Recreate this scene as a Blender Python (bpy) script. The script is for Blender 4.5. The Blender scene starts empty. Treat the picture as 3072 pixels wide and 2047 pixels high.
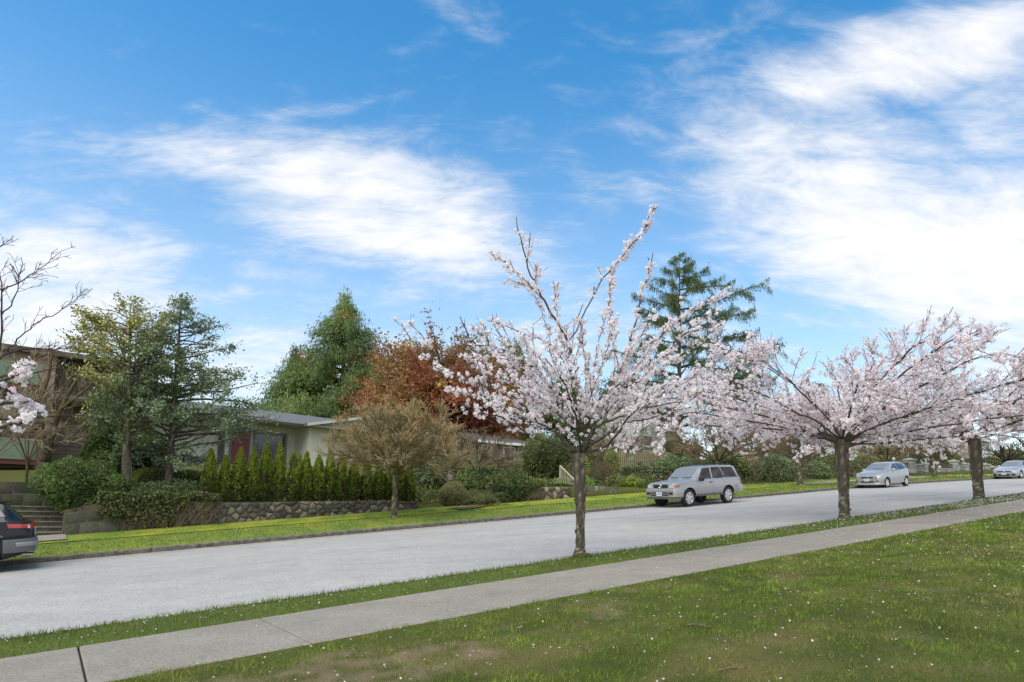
import bpy, math, random
import numpy as np
from mathutils import Matrix, Vector

SC = bpy.context.scene
COL = SC.collection
RNG = np.random.default_rng(7)

# ------------------------------------------------------------------ camera
FPX = 652.8                                   # focal length in pixels of a 1024 wide frame
_p, _r = math.radians(5.0), math.radians(1.5)
CF = np.array([0, math.cos(_p), math.sin(_p)])
_R0 = np.array([1.0, 0, 0]); _U0 = np.array([0, -math.sin(_p), math.cos(_p)])
CR = math.cos(_r) * _R0 + math.sin(_r) * _U0
CU = -math.sin(_r) * _R0 + math.cos(_r) * _U0
cam_d = bpy.data.cameras.new("camera"); cam = bpy.data.objects.new("camera", cam_d); COL.objects.link(cam)
cam_d.sensor_width = 36; cam_d.lens = FPX / 1024 * 36; cam_d.shift_y = 104 / 1024
cam_d.clip_start = 0.1; cam_d.clip_end = 3000
cam.matrix_world = Matrix(((CR[0], CU[0], -CF[0], 0), (CR[1], CU[1], -CF[1], 0), (CR[2], CU[2], -CF[2], 0), (0, 0, 0, 1)))
SC.camera = cam

# survey of the photograph (readings in a 2353 px wide copy) -> rays in the place
D = 0.43522
def ray(x, y): return CF + CR * (x * D - 512) / FPX + CU * (445 - y * D) / FPX
def proj(P):
    P = np.asarray(P, float); d = P @ CF
    return (512 + FPX * (P @ CR) / d) / D, (445 - FPX * (P @ CU) / d) / D
HD = np.array([0.81825218, 0.57485943, 0.0])  # the street's direction, uphill
LA = np.array([-0.57485943, 0.81825218, 0.0]) # across the street, away from the lawn
SLOPE = 0.0807

# ------------------------------------------------------------------ world, sun, exposure
SUN_EL, SUN_AZ = 55.0, 215.0                  # azimuth clockwise from +Y
world = bpy.data.worlds.new("World"); SC.world = world; world.use_nodes = True
wn = world.node_tree; wn.nodes.clear()
def N(tree, kind, **kw):
    n = tree.nodes.new(kind)
    for k, v in kw.items():
        if k == "inp":
            for a, b in v.items():
                if hasattr(b, "is_output"): tree.links.new(b, n.inputs[a])
                else: n.inputs[a].default_value = b
        else: setattr(n, k, v)
    return n
def wm(op, a, b=None, c=None, clamp=False):
    n = N(wn, "ShaderNodeMath", operation=op, use_clamp=clamp)
    for i, x in enumerate((a, b, c)):
        if x is None: continue
        if hasattr(x, "is_output"): wn.links.new(x, n.inputs[i])
        else: n.inputs[i].default_value = x
    return n.outputs[0]
def wdot(a, vec):
    n = N(wn, "ShaderNodeVectorMath", operation="DOT_PRODUCT"); wn.links.new(a, n.inputs[0]); n.inputs[1].default_value = tuple(vec)
    return n.outputs["Value"]
def build_sky():
    out = N(wn, "ShaderNodeOutputWorld"); bg = N(wn, "ShaderNodeBackground"); wn.links.new(bg.outputs[0], out.inputs[0])
    sky = N(wn, "ShaderNodeTexSky", sky_type="NISHITA", sun_disc=False, sun_elevation=math.radians(SUN_EL), sun_rotation=math.radians(SUN_AZ),
            altitude=50.0, air_density=1.0, dust_density=0.9, ozone_density=1.6)
    bg.inputs[1].default_value = 0.1
    hs = N(wn, "ShaderNodeHueSaturation", inp={"Hue": 0.49, "Saturation": 1.38, "Value": 1.92, "Color": sky.outputs[0]})
    tc = N(wn, "ShaderNodeTexCoord"); d = tc.outputs["Generated"]
    sep = N(wn, "ShaderNodeSeparateXYZ"); wn.links.new(d, sep.inputs[0])
    zc = wm("ADD", wm("MAXIMUM", sep.outputs[2], 0.0), 0.34)
    pl = N(wn, "ShaderNodeCombineXYZ", inp={"X": wm("DIVIDE", sep.outputs[0], zc), "Y": wm("DIVIDE", sep.outputs[1], zc), "Z": 0.0})
    def noise(scale, detail, rough, dist, stretch=(1, 1, 1), rot=0.0, loc=(0, 0, 0)):
        mp = N(wn, "ShaderNodeMapping", inp={"Vector": pl.outputs[0], "Scale": stretch, "Rotation": (0, 0, rot), "Location": loc})
        t = N(wn, "ShaderNodeTexNoise", inp={"Vector": mp.outputs[0], "Scale": scale, "Detail": detail, "Roughness": rough, "Distortion": dist})
        return t.outputs[0]
    wisp = noise(2.4, 6.0, 0.6, 0.9, (1.0, 1.9, 1), 0.5, (3.1, 1.7, 0))
    fine = noise(8.5, 5.0, 0.66, 0.5, (1.0, 2.4, 1), -0.55, (0.3, 8.2, 0))
    broad = noise(0.9, 2.0, 0.5, 0.2, (1, 1, 1), 0.0, (5.2, 2.2, 0))
    # the cloud banks: centre, half width, half height (survey readings), tilt in degrees, weight
    banks = [(850, 480, 410, 125, 14, 1.05), (580, 350, 190, 65, 40, .55), (1120, 565, 210, 95, 22, .7), (700, 640, 380, 80, 10, .4),
             (2140, 570, 570, 215, 22, 1.05), (2100, 130, 400, 105, -14, .85), (2350, 330, 230, 150, 30, .7), (1650, 330, 260, 90, 28, .42),
             (90, 680, 330, 160, -5, .85), (620, 860, 420, 150, -10, .7), (330, 120, 170, 70, 10, .36), (1290, 490, 180, 70, -15, .42), (1500, 800, 900, 130, 0, .4)]
    tot = None
    for cx, cy, hw, hh, tilt, wgt in banks:
        c = ray(cx, cy); L = np.linalg.norm(c); c = c / L
        ti = math.radians(tilt)
        r = CR - c * (CR @ c); r /= np.linalg.norm(r); u = np.cross(r, c)
        ax = r * math.cos(ti) - u * math.sin(ti); bx = r * math.sin(ti) + u * math.cos(ti)
        sa = hw * D / FPX / L; sb = hh * D / FPX / L
        pa = wm("DIVIDE", wdot(d, ax), sa); pb = wm("DIVIDE", wdot(d, bx), sb)
        q = wm("ADD", wm("MULTIPLY", pa, pa), wm("MULTIPLY", pb, pb))
        m = wm("DIVIDE", wgt, wm("ADD", 1.0, wm("POWER", q, 1.7)))
        front = wm("GREATER_THAN", wdot(d, c), 0.0)
        m = wm("MULTIPLY", m, front)
        tot = m if tot is None else wm("MAXIMUM", tot, m)
    # unseen broken cloud overhead and behind the lawn, added to whiten the ambient light
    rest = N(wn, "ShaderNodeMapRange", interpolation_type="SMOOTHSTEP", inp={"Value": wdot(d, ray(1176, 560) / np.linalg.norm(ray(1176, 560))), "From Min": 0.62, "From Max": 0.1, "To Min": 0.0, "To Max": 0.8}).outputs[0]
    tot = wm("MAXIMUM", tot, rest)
    tot = wm("ADD", tot, wm("MULTIPLY", wm("SUBTRACT", broad, 0.5), 0.45))
    den = wm("ADD", tot, wm("MULTIPLY", wm("SUBTRACT", wisp, 0.5), 1.5))
    den = wm("ADD", den, wm("MULTIPLY", wm("SUBTRACT", fine, 0.5), 0.85))
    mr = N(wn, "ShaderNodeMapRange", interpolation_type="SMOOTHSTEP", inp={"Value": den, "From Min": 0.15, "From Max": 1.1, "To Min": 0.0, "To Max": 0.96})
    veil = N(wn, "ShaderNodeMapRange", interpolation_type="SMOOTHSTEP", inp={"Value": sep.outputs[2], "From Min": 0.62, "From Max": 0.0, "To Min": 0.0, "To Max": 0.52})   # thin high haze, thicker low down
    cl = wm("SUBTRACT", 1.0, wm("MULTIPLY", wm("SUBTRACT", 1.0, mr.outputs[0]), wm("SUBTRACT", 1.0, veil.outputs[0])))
    # brightness inside the cloud varies with its thickness
    shade = N(wn, "ShaderNodeMapRange", inp={"Value": wm("ADD", den, wm("MULTIPLY", wm("SUBTRACT", fine, 0.5), 0.8)), "From Min": 0.3, "From Max": 1.4, "To Min": 7.2, "To Max": 8.8})
    cc = N(wn, "ShaderNodeCombineXYZ", inp={"X": wm("MULTIPLY", shade.outputs[0], 0.965), "Y": wm("MULTIPLY", shade.outputs[0], 0.975), "Z": wm("MULTIPLY", shade.outputs[0], 1.01)})
    mix = N(wn, "ShaderNodeMix", data_type="RGBA")
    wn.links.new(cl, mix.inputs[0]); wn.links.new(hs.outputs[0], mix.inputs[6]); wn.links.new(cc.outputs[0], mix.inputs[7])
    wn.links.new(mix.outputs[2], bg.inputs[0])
build_sky()
sun_d = bpy.data.lights.new("sun", "SUN"); sun = bpy.data.objects.new("sun", sun_d); COL.objects.link(sun)
sun_d.energy = 3.2; sun_d.angle = math.radians(70); sun_d.color = (1.0, 0.94, 0.83)
_az, _el = math.radians(SUN_AZ), math.radians(SUN_EL)
_sd = Vector((math.sin(_az) * math.cos(_el), math.cos(_az) * math.cos(_el), math.sin(_el)))
sun.rotation_euler = _sd.to_track_quat("Z", "Y").to_euler(); sun.location = (0, -10, 40)
SC.view_settings.view_transform = "Standard"; SC.view_settings.look = "None"
SC.view_settings.exposure = 0.36; SC.view_settings.gamma = 1.0; SC.view_settings.use_curve_mapping = False
SC.render.engine = "CYCLES"
SC.cycles.max_bounces = 6; SC.cycles.diffuse_bounces = 4; SC.cycles.transparent_max_bounces = 4
SC.cycles.use_denoising = True

# ------------------------------------------------------------------ terrain
PT = [(-80, -1.2), (0, -1.55), (6.64, -1.66), (8.64, -1.729), (10.1, -1.778), (10.14, -1.88), (15, -1.80), (20.6, -1.845), (20.601, -1.71), (25.5, -1.466)]
def S(s): s = np.asarray(s, float); return SLOPE * s - 0.00042 * np.maximum(0, s - 35) ** 2 * (s < 130) - (s >= 130) * (3.79 + 0.0798 * (s - 130))
def prof(t): return np.interp(t, [a for a, b in PT], [b for a, b in PT])
ZW = [(-60, -2.2), (-12, -1.4), (0, -.75), (1.5, -.32), (4.8, -.30), (8, -.22), (12.8, -.05), (15, .25), (16.9, .68), (21, .86), (25, .92), (31, 1.4), (42, 2.0), (58, 3.3), (80, 4.9), (130, 7.1), (200, 7.2)]
def sstep(a, b, x):
    q = np.clip((np.asarray(x, float) - a) / (b - a), 0, 1); return q * q * (3 - 2 * q)
GAPS = ([-60, 12.6, 13.2, 16.2, 16.9, 27.6, 28.2, 54, 56, 200], [0, 0, 1, 1, 0, 0, 1, 1, 0.3, 0.3])   # stretches of bank without a wall
def HZ(s, t):
    """height of the ground at street coordinates s (along) and t (across)"""
    s = np.asarray(s, float); t = np.asarray(t, float)
    street = S(s) + prof(np.minimum(t, 25.5))
    yard = np.interp(s, [a for a, b in ZW], [b for a, b in ZW]) + 1.85 * sstep(26, 39, t) + 0.5 * sstep(45, 120, t)
    gap = np.interp(s, GAPS[0], GAPS[1]) * (1 - sstep(25.5, 27.0, t)); yard = yard * (1 - gap) + (S(s) + prof(25.5)) * gap
    yard = np.where((s < .40) & (t < 28.18), S(s) + prof(25.5) - .12, yard)
    return np.where(t <= 25.5, street, yard)
def XYZ(s, t, z=None):
    s = np.asarray(s, float); t = np.asarray(t, float)
    z = HZ(s, t) if z is None else np.asarray(z, float) + 0 * s
    return np.stack([s * HD[0] + t * LA[0], s * HD[1] + t * LA[1], z + 0 * s], -1)
def at(x, t, dz=0.0):
    """ground point in image column x (2353 scale) at distance t across the street"""
    lo, hi = -70.0, 160.0
    for _ in range(50):
        m = (lo + hi) / 2; P = XYZ(m, t)
        if P @ CF < 0.1 or proj(P)[0] < x: lo = m
        else: hi = m
    P = XYZ(m, t); P[2] += dz; return P
def s_at(x, t): return float(at(x, t) @ HD)
def P3(x, y, t):
    r = ray(x, y); return r * t / (r @ LA)
def hpx(P, ytop):
    """height above P that reaches image row ytop"""
    lo, hi = 0.0, 60.0
    for _ in range(40):
        m = (lo + hi) / 2; q = np.array(P, float); q[2] += m
        if proj(q)[1] > ytop: lo = m
        else: hi = m
    return m
def mpx(P): return (np.asarray(P) @ CF) * D / FPX      # metres per reading at P

# ------------------------------------------------------------------ mesh helpers
class G:
    def __init__(s): s.v = []; s.f = {}; s.c = []; s.n = 0; s.m = {}
    def add(s, v, f, c=None, mi=0):
        v = np.asarray(v, float).reshape(-1, 3); f = np.asarray(f, np.int64)
        k = f.shape[1]
        s.f.setdefault(k, []).append(f + s.n); s.m.setdefault(k, []).append(np.full(len(f), mi))
        s.v.append(v); s.n += len(v)
        c = np.ones((len(v), 3)) if c is None else np.broadcast_to(np.asarray(c, float), (len(v), 3))
        s.c.append(c); return s
    def box(s, c, size, M=None, col=None, mi=0):
        x, y, z = [q / 2 for q in size]
        v = np.array([(a, b, d) for a in (-x, x) for b in (-y, y) for d in (-z, z)])
        if M is not None: v = v @ np.asarray(M).T
        v = v + np.asarray(c)
        return s.add(v, [(0, 1, 3, 2), (4, 6, 7, 5), (0, 4, 5, 1), (2, 3, 7, 6), (0, 2, 6, 4), (1, 5, 7, 3)], col, mi)
    def tube(s, pts, rad, sides=8, col=None, cap=True, mi=0):
        pts = np.asarray(pts, float); n = len(pts); rad = np.broadcast_to(np.asarray(rad, float), (n,))
        d = np.gradient(pts, axis=0); d /= np.linalg.norm(d, axis=1)[:, None] + 1e-9
        ref = np.array([0, 0, 1.0]) if abs(d[:, 2]).mean() < .8 else np.array([1.0, 0, 0])
        a = np.cross(d, ref); a /= np.linalg.norm(a, axis=1)[:, None] + 1e-9; b = np.cross(d, a)
        th = np.arange(sides) * 2 * math.pi / sides
        v = pts[:, None] + rad[:, None, None] * (a[:, None] * np.cos(th)[None, :, None] + b[:, None] * np.sin(th)[None, :, None])
        i = np.arange(n - 1)[:, None] * sides; j = np.arange(sides)[None]; k = (j + 1) % sides
        f = np.stack([i + j, i + k, i + sides + k, i + sides + j], -1).reshape(-1, 4)
        s.add(v.reshape(-1, 3), f, col, mi)
        if cap:
            o = s.n - n * sides
            for q in (0, (n - 1) * sides):
                ring = np.arange(sides) + q
                s.v.append(np.zeros((0, 3))); s.c.append(np.zeros((0, 3)))
                s.f.setdefault(sides, []).append((ring + o)[None] if q else (ring[::-1] + o)[None]); s.m.setdefault(sides, []).append(np.array([mi]))
        return s
    def segs(s, P0, P1, r0, r1, sides=3, col=None):
        """many thin straight tapered twigs at once"""
        P0 = np.asarray(P0, float); P1 = np.asarray(P1, float); n = len(P0)
        if n == 0: return s
        d = P1 - P0; d = d / (np.linalg.norm(d, axis=1)[:, None] + 1e-9)
        ref = np.where(np.abs(d[:, 2:3]) < .9, np.array([[0, 0, 1.0]]), np.array([[1.0, 0, 0]]))
        a = np.cross(d, ref); a /= np.linalg.norm(a, axis=1)[:, None] + 1e-9; b = np.cross(d, a)
        th = np.arange(sides) * 2 * math.pi / sides
        o = a[:, None] * np.cos(th)[None, :, None] + b[:, None] * np.sin(th)[None, :, None]
        r0 = np.broadcast_to(r0, (n,)); r1 = np.broadcast_to(r1, (n,))
        v = np.concatenate([P0[:, None] + o * r0[:, None, None], P1[:, None] + o * r1[:, None, None]], 1)
        i = np.arange(n)[:, None] * 2 * sides; j = np.arange(sides)[None]; k = (j + 1) % sides
        f = np.stack([i + j, i + k, i + sides + k, i + sides + j], -1).reshape(-1, 4)
        c = None
        if col is not None:
            col = np.asarray(col, float); c = np.repeat(col, 2 * sides, 0) if col.ndim == 2 else col
        return s.add(v.reshape(-1, 3), f, c)
    def cards(s, C, A, B, col, bend=0.0):
        """leaf quads: centre C, half axes A (long) and B (wide); pointed at both ends"""
        C, A, B = (np.asarray(q, float) for q in (C, A, B)); n = len(C)
        if bend:
            nn = np.cross(A, B); nn /= np.linalg.norm(nn, axis=1)[:, None] + 1e-9
            off = nn * (np.linalg.norm(A, axis=1) * bend)[:, None]
        else: off = 0
        v = np.stack([C - A, C - A * .1 + B + off, C + A, C - A * .1 - B + off], 1).reshape(-1, 3)
        f = np.arange(4 * n).reshape(n, 4)
        return s.add(v, f, np.repeat(col, 4, 0))
    def sprays(s, C, A, B, col):
        """needle sprays and far leaves: one triangle each, wide at the foot, pointed at the tip"""
        n = len(C); return s.add(np.stack([C - A * .8 + B, C - A * .8 - B, C + A], 1).reshape(-1, 3), np.arange(3 * n).reshape(n, 3), np.repeat(col, 3, 0))
    def mesh(s, name, mats, smooth=False, angle=None):
        me = bpy.data.meshes.new(name)
        v = np.concatenate(s.v) if s.v else np.zeros((0, 3))
        me.vertices.add(len(v)); me.vertices.foreach_set("co", v.astype(np.float32).ravel())
        loops, starts, mi, cur = [], [], [], 0
        for k, fl in s.f.items():
            f = np.concatenate(fl); loops.append(f.ravel()); starts.append(cur + np.arange(len(f)) * k); cur += f.size
            mi.append(np.concatenate(s.m[k]))
        lo = np.concatenate(loops); st = np.concatenate(starts)
        me.loops.add(len(lo)); me.loops.foreach_set("vertex_index", lo.astype(np.int32))
        me.polygons.add(len(st)); me.polygons.foreach_set("loop_start", st.astype(np.int32))
        me.polygons.foreach_set("material_index", np.concatenate(mi).astype(np.int32))
        at_ = me.attributes.new("Col", "FLOAT_COLOR", "POINT")
        c = np.concatenate(s.c); at_.data.foreach_set("color", np.concatenate([c, np.ones((len(c), 1))], 1).astype(np.float32).ravel())
        for m in (mats if isinstance(mats, (list, tuple)) else [mats]): me.materials.append(m)
        me.update(calc_edges=True); me.validate()
        if not smooth: me.polygons.foreach_set("use_smooth", np.zeros(len(me.polygons), bool))
        else:
            me.polygons.foreach_set("use_smooth", np.ones(len(me.polygons), bool))
            if angle: me.set_sharp_from_angle(angle=math.radians(angle))
        return me
    def build(s, name, mat, parent=None, org=None, smooth=False, angle=None, kind=None, label=None):
        """mesh object; vertices were given in world space, the object's origin is org"""
        if org is None: org = TH.get(parent, np.zeros(3)) if parent is not None else np.zeros(3)
        org = np.asarray(org, float)
        s.v = [q - org for q in s.v]
        o = bpy.data.objects.new(name, s.mesh(name, mat, smooth, angle)); COL.objects.link(o)
        if parent is not None: o.parent = parent
        base = TH.get(parent, np.zeros(3)) if parent is not None else np.zeros(3)
        o.location = org - base; TH[o] = org
        if kind: o["kind"] = kind
        if label: o["label"] = label
        return o
TH = {}
def thing(name, label, cat, loc, group=None):
    o = bpy.data.objects.new(name, None); COL.objects.link(o); o.empty_display_size = .2
    o.location = loc; TH[o] = np.asarray(loc, float); return tag(o, label, cat, group)
def tag(o, label, cat, group=None):
    o["label"] = label; o["category"] = cat
    if group: o["group"] = group
    return o
def structure(o, label=None):
    o["kind"] = "structure"
    if label: o["label"] = label
    return o
def rotz(a): c, s_ = math.cos(a), math.sin(a); return np.array([[c, -s_, 0], [s_, c, 0], [0, 0, 1]])
def frame(x, z=(0, 0, 1)):
    x = np.asarray(x, float); x = x / np.linalg.norm(x); z = np.asarray(z, float); y = np.cross(z, x); y /= np.linalg.norm(y); z = np.cross(x, y)
    return np.stack([x, y, z], 1)

# value noise
_tab = np.random.default_rng(3).random((256, 256))
def vnoise(x, y):
    xi = np.floor(x).astype(int); yi = np.floor(y).astype(int); fx = x - xi; fy = y - yi
    fx = fx * fx * (3 - 2 * fx); fy = fy * fy * (3 - 2 * fy)
    g = lambda a, b: _tab[a & 255, b & 255]
    return (g(xi, yi) * (1 - fx) + g(xi + 1, yi) * fx) * (1 - fy) + (g(xi, yi + 1) * (1 - fx) + g(xi + 1, yi + 1) * fx) * fy
def fbm(x, y, o=4):
    r = 0; a = .5
    for i in range(o): r = r + a * vnoise(x * 2 ** i + 13.7 * i, y * 2 ** i + 5.1 * i); a *= .5
    return r / (1 - .5 ** o)
def vn3(P, sc): return (vnoise(P[..., 0] * sc, P[..., 1] * sc + 31) + vnoise(P[..., 1] * sc + 7, P[..., 2] * sc) + vnoise(P[..., 2] * sc + 3, P[..., 0] * sc + 11)) / 3
def unit(n, rng): v = rng.normal(size=(n, 3)); return v / np.linalg.norm(v, axis=1)[:, None]

# ------------------------------------------------------------------ materials
def newmat(name):
    m = bpy.data.materials.new(name); m.use_nodes = True; t = m.node_tree
    return m, t, t.nodes["Principled BSDF"], t.nodes["Material Output"]
def plain(name, col, rough=.6, metal=0.0, spec=.5, coat=0.0, noise=None, bump=None, broad=None):
    m, t, b, o = newmat(name)
    b.inputs["Roughness"].default_value = rough; b.inputs["Metallic"].default_value = metal
    b.inputs["Specular IOR Level"].default_value = spec; b.inputs["Coat Weight"].default_value = coat; b.inputs["Coat Roughness"].default_value = .06
    b.inputs["Base Color"].default_value = (*col, 1)
    tc = N(t, "ShaderNodeTexCoord").outputs["Object"]
    if noise:                                     # (scale, darker factor, lighter factor)
        nz = N(t, "ShaderNodeTexNoise", inp={"Vector": tc, "Scale": noise[0], "Detail": 8.0, "Roughness": .65})
        rp = N(t, "ShaderNodeValToRGB", inp={"Fac": nz.outputs[0]})
        rp.color_ramp.elements[0].position = .3; rp.color_ramp.elements[1].position = .7
        rp.color_ramp.elements[0].color = (*[q * noise[1] for q in col], 1); rp.color_ramp.elements[1].color = (*[min(1, q * noise[2]) for q in col], 1)
        c = rp.outputs[0]
        if broad:
            nb = N(t, "ShaderNodeTexNoise", inp={"Vector": tc, "Scale": broad[0], "Detail": 7.0, "Roughness": .7})
            mr = N(t, "ShaderNodeMapRange", inp={"Value": nb.outputs[0], "From Min": .3, "From Max": .7, "To Min": broad[1], "To Max": broad[2]})
            vm = N(t, "ShaderNodeVectorMath", operation="SCALE"); t.links.new(c, vm.inputs[0]); t.links.new(mr.outputs[0], vm.inputs["Scale"]); c = vm.outputs[0]
        t.links.new(c, b.inputs["Base Color"])
    if bump:
        nz2 = N(t, "ShaderNodeTexNoise", inp={"Vector": tc, "Scale": bump[0], "Detail": 6.0, "Roughness": .6})
        bp = N(t, "ShaderNodeBump", inp={"Height": nz2.outputs[0], "Strength": bump[1], "Distance": bump[2]}); t.links.new(bp.outputs[0], b.inputs["Normal"])
    return m
def vcol(name, rough=.7, spec=.25, translucent=0.0, noise=None, bump=None):
    """material whose colour comes from the mesh's own colour attribute (each leaf, stone or soil patch)"""
    m, t, b, o = newmat(name)
    a = N(t, "ShaderNodeAttribute", attribute_name="Col"); c = a.outputs["Color"]
    tc = N(t, "ShaderNodeTexCoord").outputs["Object"]
    if noise:
        nz = N(t, "ShaderNodeTexNoise", inp={"Vector": tc, "Scale": noise[0], "Detail": 8.0, "Roughness": .7})
        mr = N(t, "ShaderNodeMapRange", inp={"Value": nz.outputs[0], "From Min": .25, "From Max": .75, "To Min": noise[1], "To Max": noise[2]})
        vm = N(t, "ShaderNodeVectorMath", operation="SCALE"); t.links.new(c, vm.inputs[0]); t.links.new(mr.outputs[0], vm.inputs["Scale"]); c = vm.outputs[0]
    t.links.new(c, b.inputs["Base Color"]); b.inputs["Roughness"].default_value = rough; b.inputs["Specular IOR Level"].default_value = spec
    if bump:
        nz2 = N(t, "ShaderNodeTexNoise", inp={"Vector": tc, "Scale": bump[0], "Detail": 6.0, "Roughness": .65})
        bp = N(t, "ShaderNodeBump", inp={"Height": nz2.outputs[0], "Strength": bump[1], "Distance": bump[2]}); t.links.new(bp.outputs[0], b.inputs["Normal"])
    if translucent:
        tr = N(t, "ShaderNodeBsdfTranslucent"); t.links.new(c, tr.inputs[0])
        mx = N(t, "ShaderNodeMixShader", inp={0: translucent}); t.links.new(b.outputs[0], mx.inputs[1]); t.links.new(tr.outputs[0], mx.inputs[2]); t.links.new(mx.outputs[0], o.inputs[0])
    return m
M_LEAF = vcol("leaf", .55, .35, .42)
M_GLOSSLEAF = vcol("glossy_leaf", .32, .55, .2)
M_PETAL = vcol("petal", .6, .2, .5)
M_GRASS = vcol("grass_blade", .6, .3, .35)
M_SOIL = vcol("soil_and_turf", .95, .1, 0, (48, .45, 1.5), (60, .8, .03))
M_BARK = vcol("bark", .9, .15, 0, (18, .5, 1.5), (26, .8, .02))
M_TWIG = vcol("twig", .85, .15)
M_STONE = vcol("stone", .85, .25, 0, (9, .55, 1.4), (22, .7, .02))
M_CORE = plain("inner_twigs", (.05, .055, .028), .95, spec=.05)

# ------------------------------------------------------------------ ground sheets
def sheet(name, ss, ts, zoff, mat, colf=None, label=None):
    ss = np.asarray(ss, float); ts = np.asarray(ts, float)
    a, b = np.meshgrid(ss, ts, indexing="ij"); V = XYZ(a, b, HZ(a, b) + zoff)
    n, m = a.shape; i = (np.arange(n - 1)[:, None] * m + np.arange(m - 1)[None]); f = np.stack([i, i + m, i + m + 1, i + 1], -1).reshape(-1, 4)
    c = colf(a, b).reshape(-1, 3) if colf else None
    g = G().add(V.reshape(-1, 3), f, c)
    return structure(g.build(name, mat, smooth=True), label)
def lerp3(a, b, w): return np.asarray(a) * (1 - w[..., None]) + np.asarray(b) * w[..., None]
def dirt(s, t):
    w = np.exp(-((s - 2.0) / 1.7) ** 2 - ((t - 5.5) / .95) ** 2)
    n = fbm(s * .8 + t * .3, t * 1.1 + 3, 5); m = fbm(s * 2.6 + 8, t * 3.1, 3)
    return np.clip(sstep(.56, .40, n - .32 * w + .26) + .4 * sstep(.68, .76, m), 0, 1) * sstep(6.64, 6.2, t) * (.12 + .6 * sstep(.38, .58, fbm(s * 7 + 2, t * 7, 3)))
def lawn_col(s, t):
    k = dirt(s, t); n = fbm(s * 2.1, t * 2.1, 3)
    gcol = lerp3((.04, .055, .012), (.10, .12, .028), n); gcol = lerp3(gcol, (.16, .13, .05), sstep(.5, .78, fbm(s * 1.3 + 40, t * 1.7, 3)) * .6)
    return lerp3(gcol, np.array([.21, .155, .10]) * (.75 + .5 * fbm(s * 6, t * 6, 2))[..., None], k)
def yard_col(s, t):
    n = fbm(s * .7, t * .7, 4); c = lerp3((.07, .08, .025), (.12, .13, .035), n)
    return lerp3(c, (.10, .075, .05), sstep(.5, .7, fbm(s * .5 + 9, t * .5, 3)) * (t < 32))
far = lambda a, b, st: list(np.arange(a, b, st))
structure(sheet("ground", [-900, -400, -200] + far(-100, 0, 2.0) + [.0, .38, .42, 1] + far(2, 160, 2.0) + [200, 300, 600, 1200], [25.5, 25.52, 25.8, 26.2, 26.6, 27, 27.8, 28.16, 28.2] + far(28.5, 60, 1.5) + [70, 90, 120, 200, 400, 900, 1500], 0, M_SOIL, yard_col), "sloping front yards and land beyond the stone walls")
sheet("ground", [-900, -300, -100] + far(-60, 140, 4.0) + [200, 600, 1200], [-1200, -400, -100, 0, 6.6, 8.7, 10, 10.3, 20, 21.5, 25.5], -.16, M_SOIL, yard_col)
sheet("lawn", far(-8, 12, .13) + far(12, 64, .3), far(-1.0, 6.62, .13) + [6.64], 0, M_SOIL, lawn_col, "near park lawn with worn earth patches and fallen petals")
sheet("lawn", [-300, -100] + far(-60, 160, 4.0), [-200, -60, -20, -1.0], 0, M_SOIL, lawn_col)
sheet("lawn", [-60, -30, -8], [-1.0, 2, 4.5, 6.64], 0, M_SOIL, lawn_col)
sheet("lawn", [63.9, 80, 100, 130, 200], [-1.0, 0, 3, 6.64], 0, M_SOIL, lawn_col)
verge_c = lambda s, t: lerp3(lerp3((.07, .10, .022), (.13, .16, .04), fbm(s * 2, t * 2, 3)), (.15, .11, .07), sstep(.55, .75, fbm(s * 1.2, t * 1.9 + 7, 4)) * .7)
sheet("grass_verge", [-100, -40] + far(-20, 80, .25) + [100, 200], [8.64, 8.8, 9.2, 9.6, 9.95, 10.08, 10.12, 10.14], .0, M_SOIL, verge_c, "narrow grass verge between the near sidewalk and the road")
def moss_c(s, t):
    n = sstep(.25, .75, fbm(s * 1.6, t * 2.2, 4)); c = lerp3((.12, .20, .035), (.31, .325, .045), n)
    return lerp3(c, (.15, .205, .05), (t < 23.4) * .5 + 0 * s)
sheet("grass_verge", [-100, -50] + far(-20, 95, .5) + [110, 140, 200], [20.74, 20.85, 21.5, 22.4, 23.3, 23.485], 0.0, M_SOIL, moss_c, "bright mossy grass verge along the far kerb")
sheet("grass_verge", [-100, -50] + far(-20, 95, .5) + [110, 140, 200], [23.515, 23.7, 24.3, 25.0, 25.5], 0.02, M_SOIL, moss_c, "bright mossy grass bank at the foot of the walls")

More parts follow.
